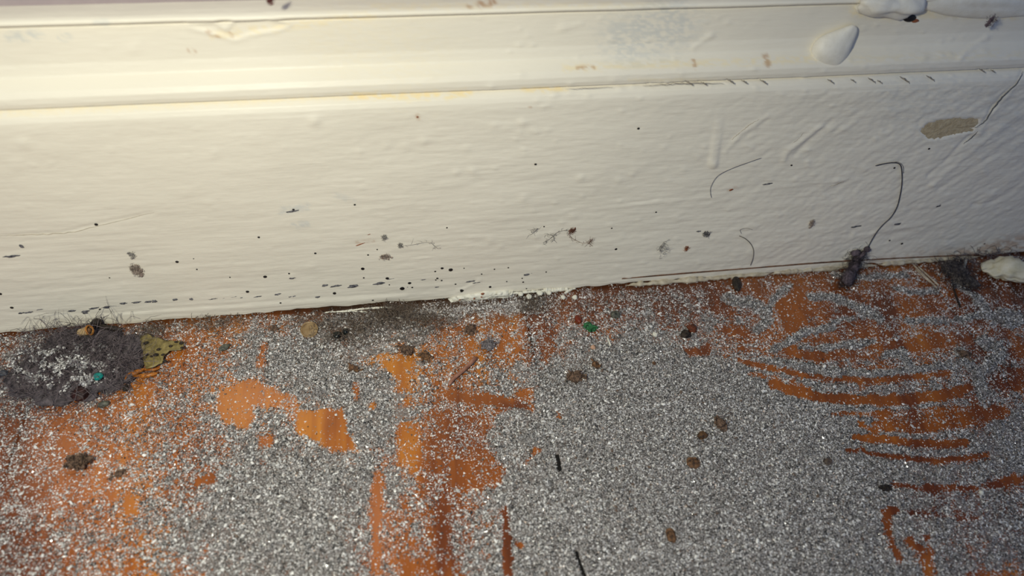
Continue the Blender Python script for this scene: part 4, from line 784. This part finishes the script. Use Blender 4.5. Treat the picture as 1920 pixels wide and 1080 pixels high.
# smears of lint on the paint
def smear(px, py, w, h, n_, ln, mat, label, seed, name='lint_wisp', r=.00004, core=True):
    c = W(px, py, -.0004); e = empty(name, tuple(c), label, 'lint')
    if core:
        g = np.random.default_rng(seed+50); bits = []
        for k in range(9):
            bv, bf = lump((0, 0, 0), (w/7.3*MM*g.uniform(.15, .42), .00010, h/5.3*MM*g.uniform(.12, .40)), 0, .8, 2, seed+k, g.uniform(0, PI), 2.4); bits.append((bv+c+np.array([g.normal()*w/7.3*MM*.35, .00025, g.normal()*h/5.3*MM*.35]), bf))
        v, f = join(bits); mesh_obj('felt', v, f, mat, e)
    v, f = fibres(c+np.array([0, .0002, 0]), (w/7.3*MM, .0002, h/5.3*MM), n_*4, ln*.55, r*.7, seed, 1.6, None, -.0001, flat=1.); o = mesh_obj('fibres', v, f, mat, e); o['kind'] = 'stuff'; return e
LTN = M_('taupe_lint', (128, 112, 102), (176, 160, 148), rough=1.); LG = M_('pale_grey_lint', (128, 124, 120), (168, 162, 154), rough=1.); RUST = M_('rusty_fluff', (92, 58, 44), (130, 92, 74), rough=1.); DG = M_('charcoal_wisp', (84, 82, 82), (134, 130, 128), rough=1.)
smear(255, 508, 9, 11, 60, .0018, LTN, 'taupe lint tuft on the left part of the skirting', 1)
smear(247, 479, 6, 6, 16, .0012, LG, 'small grey lint dot above the taupe tuft', 2)
smear(722, 483, 8, 5, 30, .0018, LTN, 'brownish lint scrap on the skirting above the row of black spots', 3)
smear(720, 447, 5, 5, 16, .0014, LG, 'small grey fuzz above the brownish lint scrap', 4)
smear(751, 462, 4, 5, 16, .0014, LG, 'tiny grey fuzz just right of the brownish lint scrap', 6)
smear(1073, 434, 7, 6, 26, .0018, RUST, 'rust-brown fluff knot on the skirting, centre', 7)
smear(1244, 466, 8, 12, 9, .0052, DG, 'grey tangled wisp on the skirting right of centre', 8, core=False)
smear(1288, 467, 5, 5, 16, .0014, BRN, 'orange-brown fluff speck right of the grey tangled wisp', 9)
smear(1325, 440, 8, 6, 16, .0016, DG, 'pair of grey lint smudges right of the orange-brown speck', 10)
smear(1523, 420, 5, 8, 20, .0016, LTN, 'small brownish fuzz on the skirting left of the hooked hair', 11)
smear(1860, 40, 9, 7, 30, .002, PUR, 'mauve lint blob near the top right of the skirting', 12).location.y += 0.0
smear(507, 3, 5, 5, 16, .0014, M_('maroon_fluff', (80, 40, 40), (120, 70, 66), rough=1.), 'dark maroon fluff speck on the top ledge of the skirting', 13)
def web(paths, label, r, mat, seed):
    g = np.random.default_rng(seed); fp = []
    for p in paths:
        q = smooth_path([W(a, b_, -.0003) for a, b_ in p], 24); fp.append(tube(q, r, 3))
        for k in range(len(q)):
            if g.random() < .75:
                d = g.normal(size=3)*np.array([1, .1, 1]); d /= np.linalg.norm(d); fp.append(tube([q[k], q[k]+d*.0006, q[k]+(d+g.normal(size=3)*np.array([.6, 0, .6]))*.0009], r*.7, 3))
    v, f = join(fp); v[:, 1] = np.minimum(v[:, 1], -.00008); tag(mesh_obj('cobweb_strand', v, f, mat), label, 'cobweb')
web([[(1018, 455), (1025, 452), (1035, 445), (1045, 436), (1060, 432), (1068, 434)], [(1025, 440), (1036, 442), (1040, 452)]], 'branching grey strand running left from the rust-brown fluff knot', .00005, DG, 1)
web([[(1066, 438), (1072, 446), (1082, 452), (1092, 456), (1103, 456), (1112, 462)], [(1104, 456), (1112, 448)]], 'branching strand running down right from the rust-brown fluff knot', .00005, RUST, 2)
web([[(996, 440), (1003, 434), (1008, 428)]], 'tiny branching wisp left of the grey strand', .00004, DG, 3)
web([[(755, 461), (775, 459), (795, 455), (808, 456), (815, 462), (822, 467)]], 'fine kinked thread on the skirting left of centre', .00004, DG, 4)
# dark fluff heap at the right by the chip
cF = G(1790, 512); e = empty('fluff_heap', (cF[0], cF[1], 0), 'dark grey fluff heap with grit between the splinter and the cream paint chip', 'fluff')
v, f = join([lump(G(1788, 505, .0012), (.0034, .0030, .0014), 0, .5, 4, 31), lump(G(1805, 522, .0008), (.0024, .0036, .0010), .3, .6, 4, 32)]); v[:, 2] = np.maximum(v[:, 2], 0); v[:, 1] = np.minimum(v[:, 1], -.0002)
mesh_obj('felted_core', v, f, M_('charcoal_fluff', (48, 44, 42), (120, 110, 104), rough=1., scale=1300., bump=1.), e)
v, f = fibres(G(1795, 512, .0018), (.0055, .006, .0014), 260, .005, .00005, 77, 1., .0002, -.0002); o = mesh_obj('loose_fibres', v, f, FB2, e); o['kind'] = 'stuff'
v, f = fibres(G(1850, 480, .0018), (.012, .003, .001), 120, .005, .00005, 78, 1., .0002, -.0002); o = mesh_obj('loose_fibres', v, f, FB1, e); o['kind'] = 'stuff'
# brown fuzzy felt of dust in the angle under the skirting, centre
cF = G(740, 600); v, f = join([fibres(G(a, b_, .0006), (w/7.3*MM, h/5.4*MM, .0004), n_*7//10, .0030, .00004, 300+i, 1.2, .0001, -.0002) for i, (a, b_, w, h, n_) in enumerate([(720, 595, 75, 26, 650), (640, 625, 60, 24, 400), (800, 600, 60, 24, 420), (1000, 570, 30, 16, 200), (600, 600, 60, 14, 160), (740, 583, 50, 12, 300), (400, 605, 70, 14, 200), (285, 618, 40, 12, 200)])])
tag(mesh_obj('dust_felt', v, f, M_('brown_grey_fuzz', (84, 72, 62), (140, 124, 110), rough=1.)), 'thin brown-grey fuzz of fibres in the angle under the skirting, left of centre', 'fluff', kind='stuff')
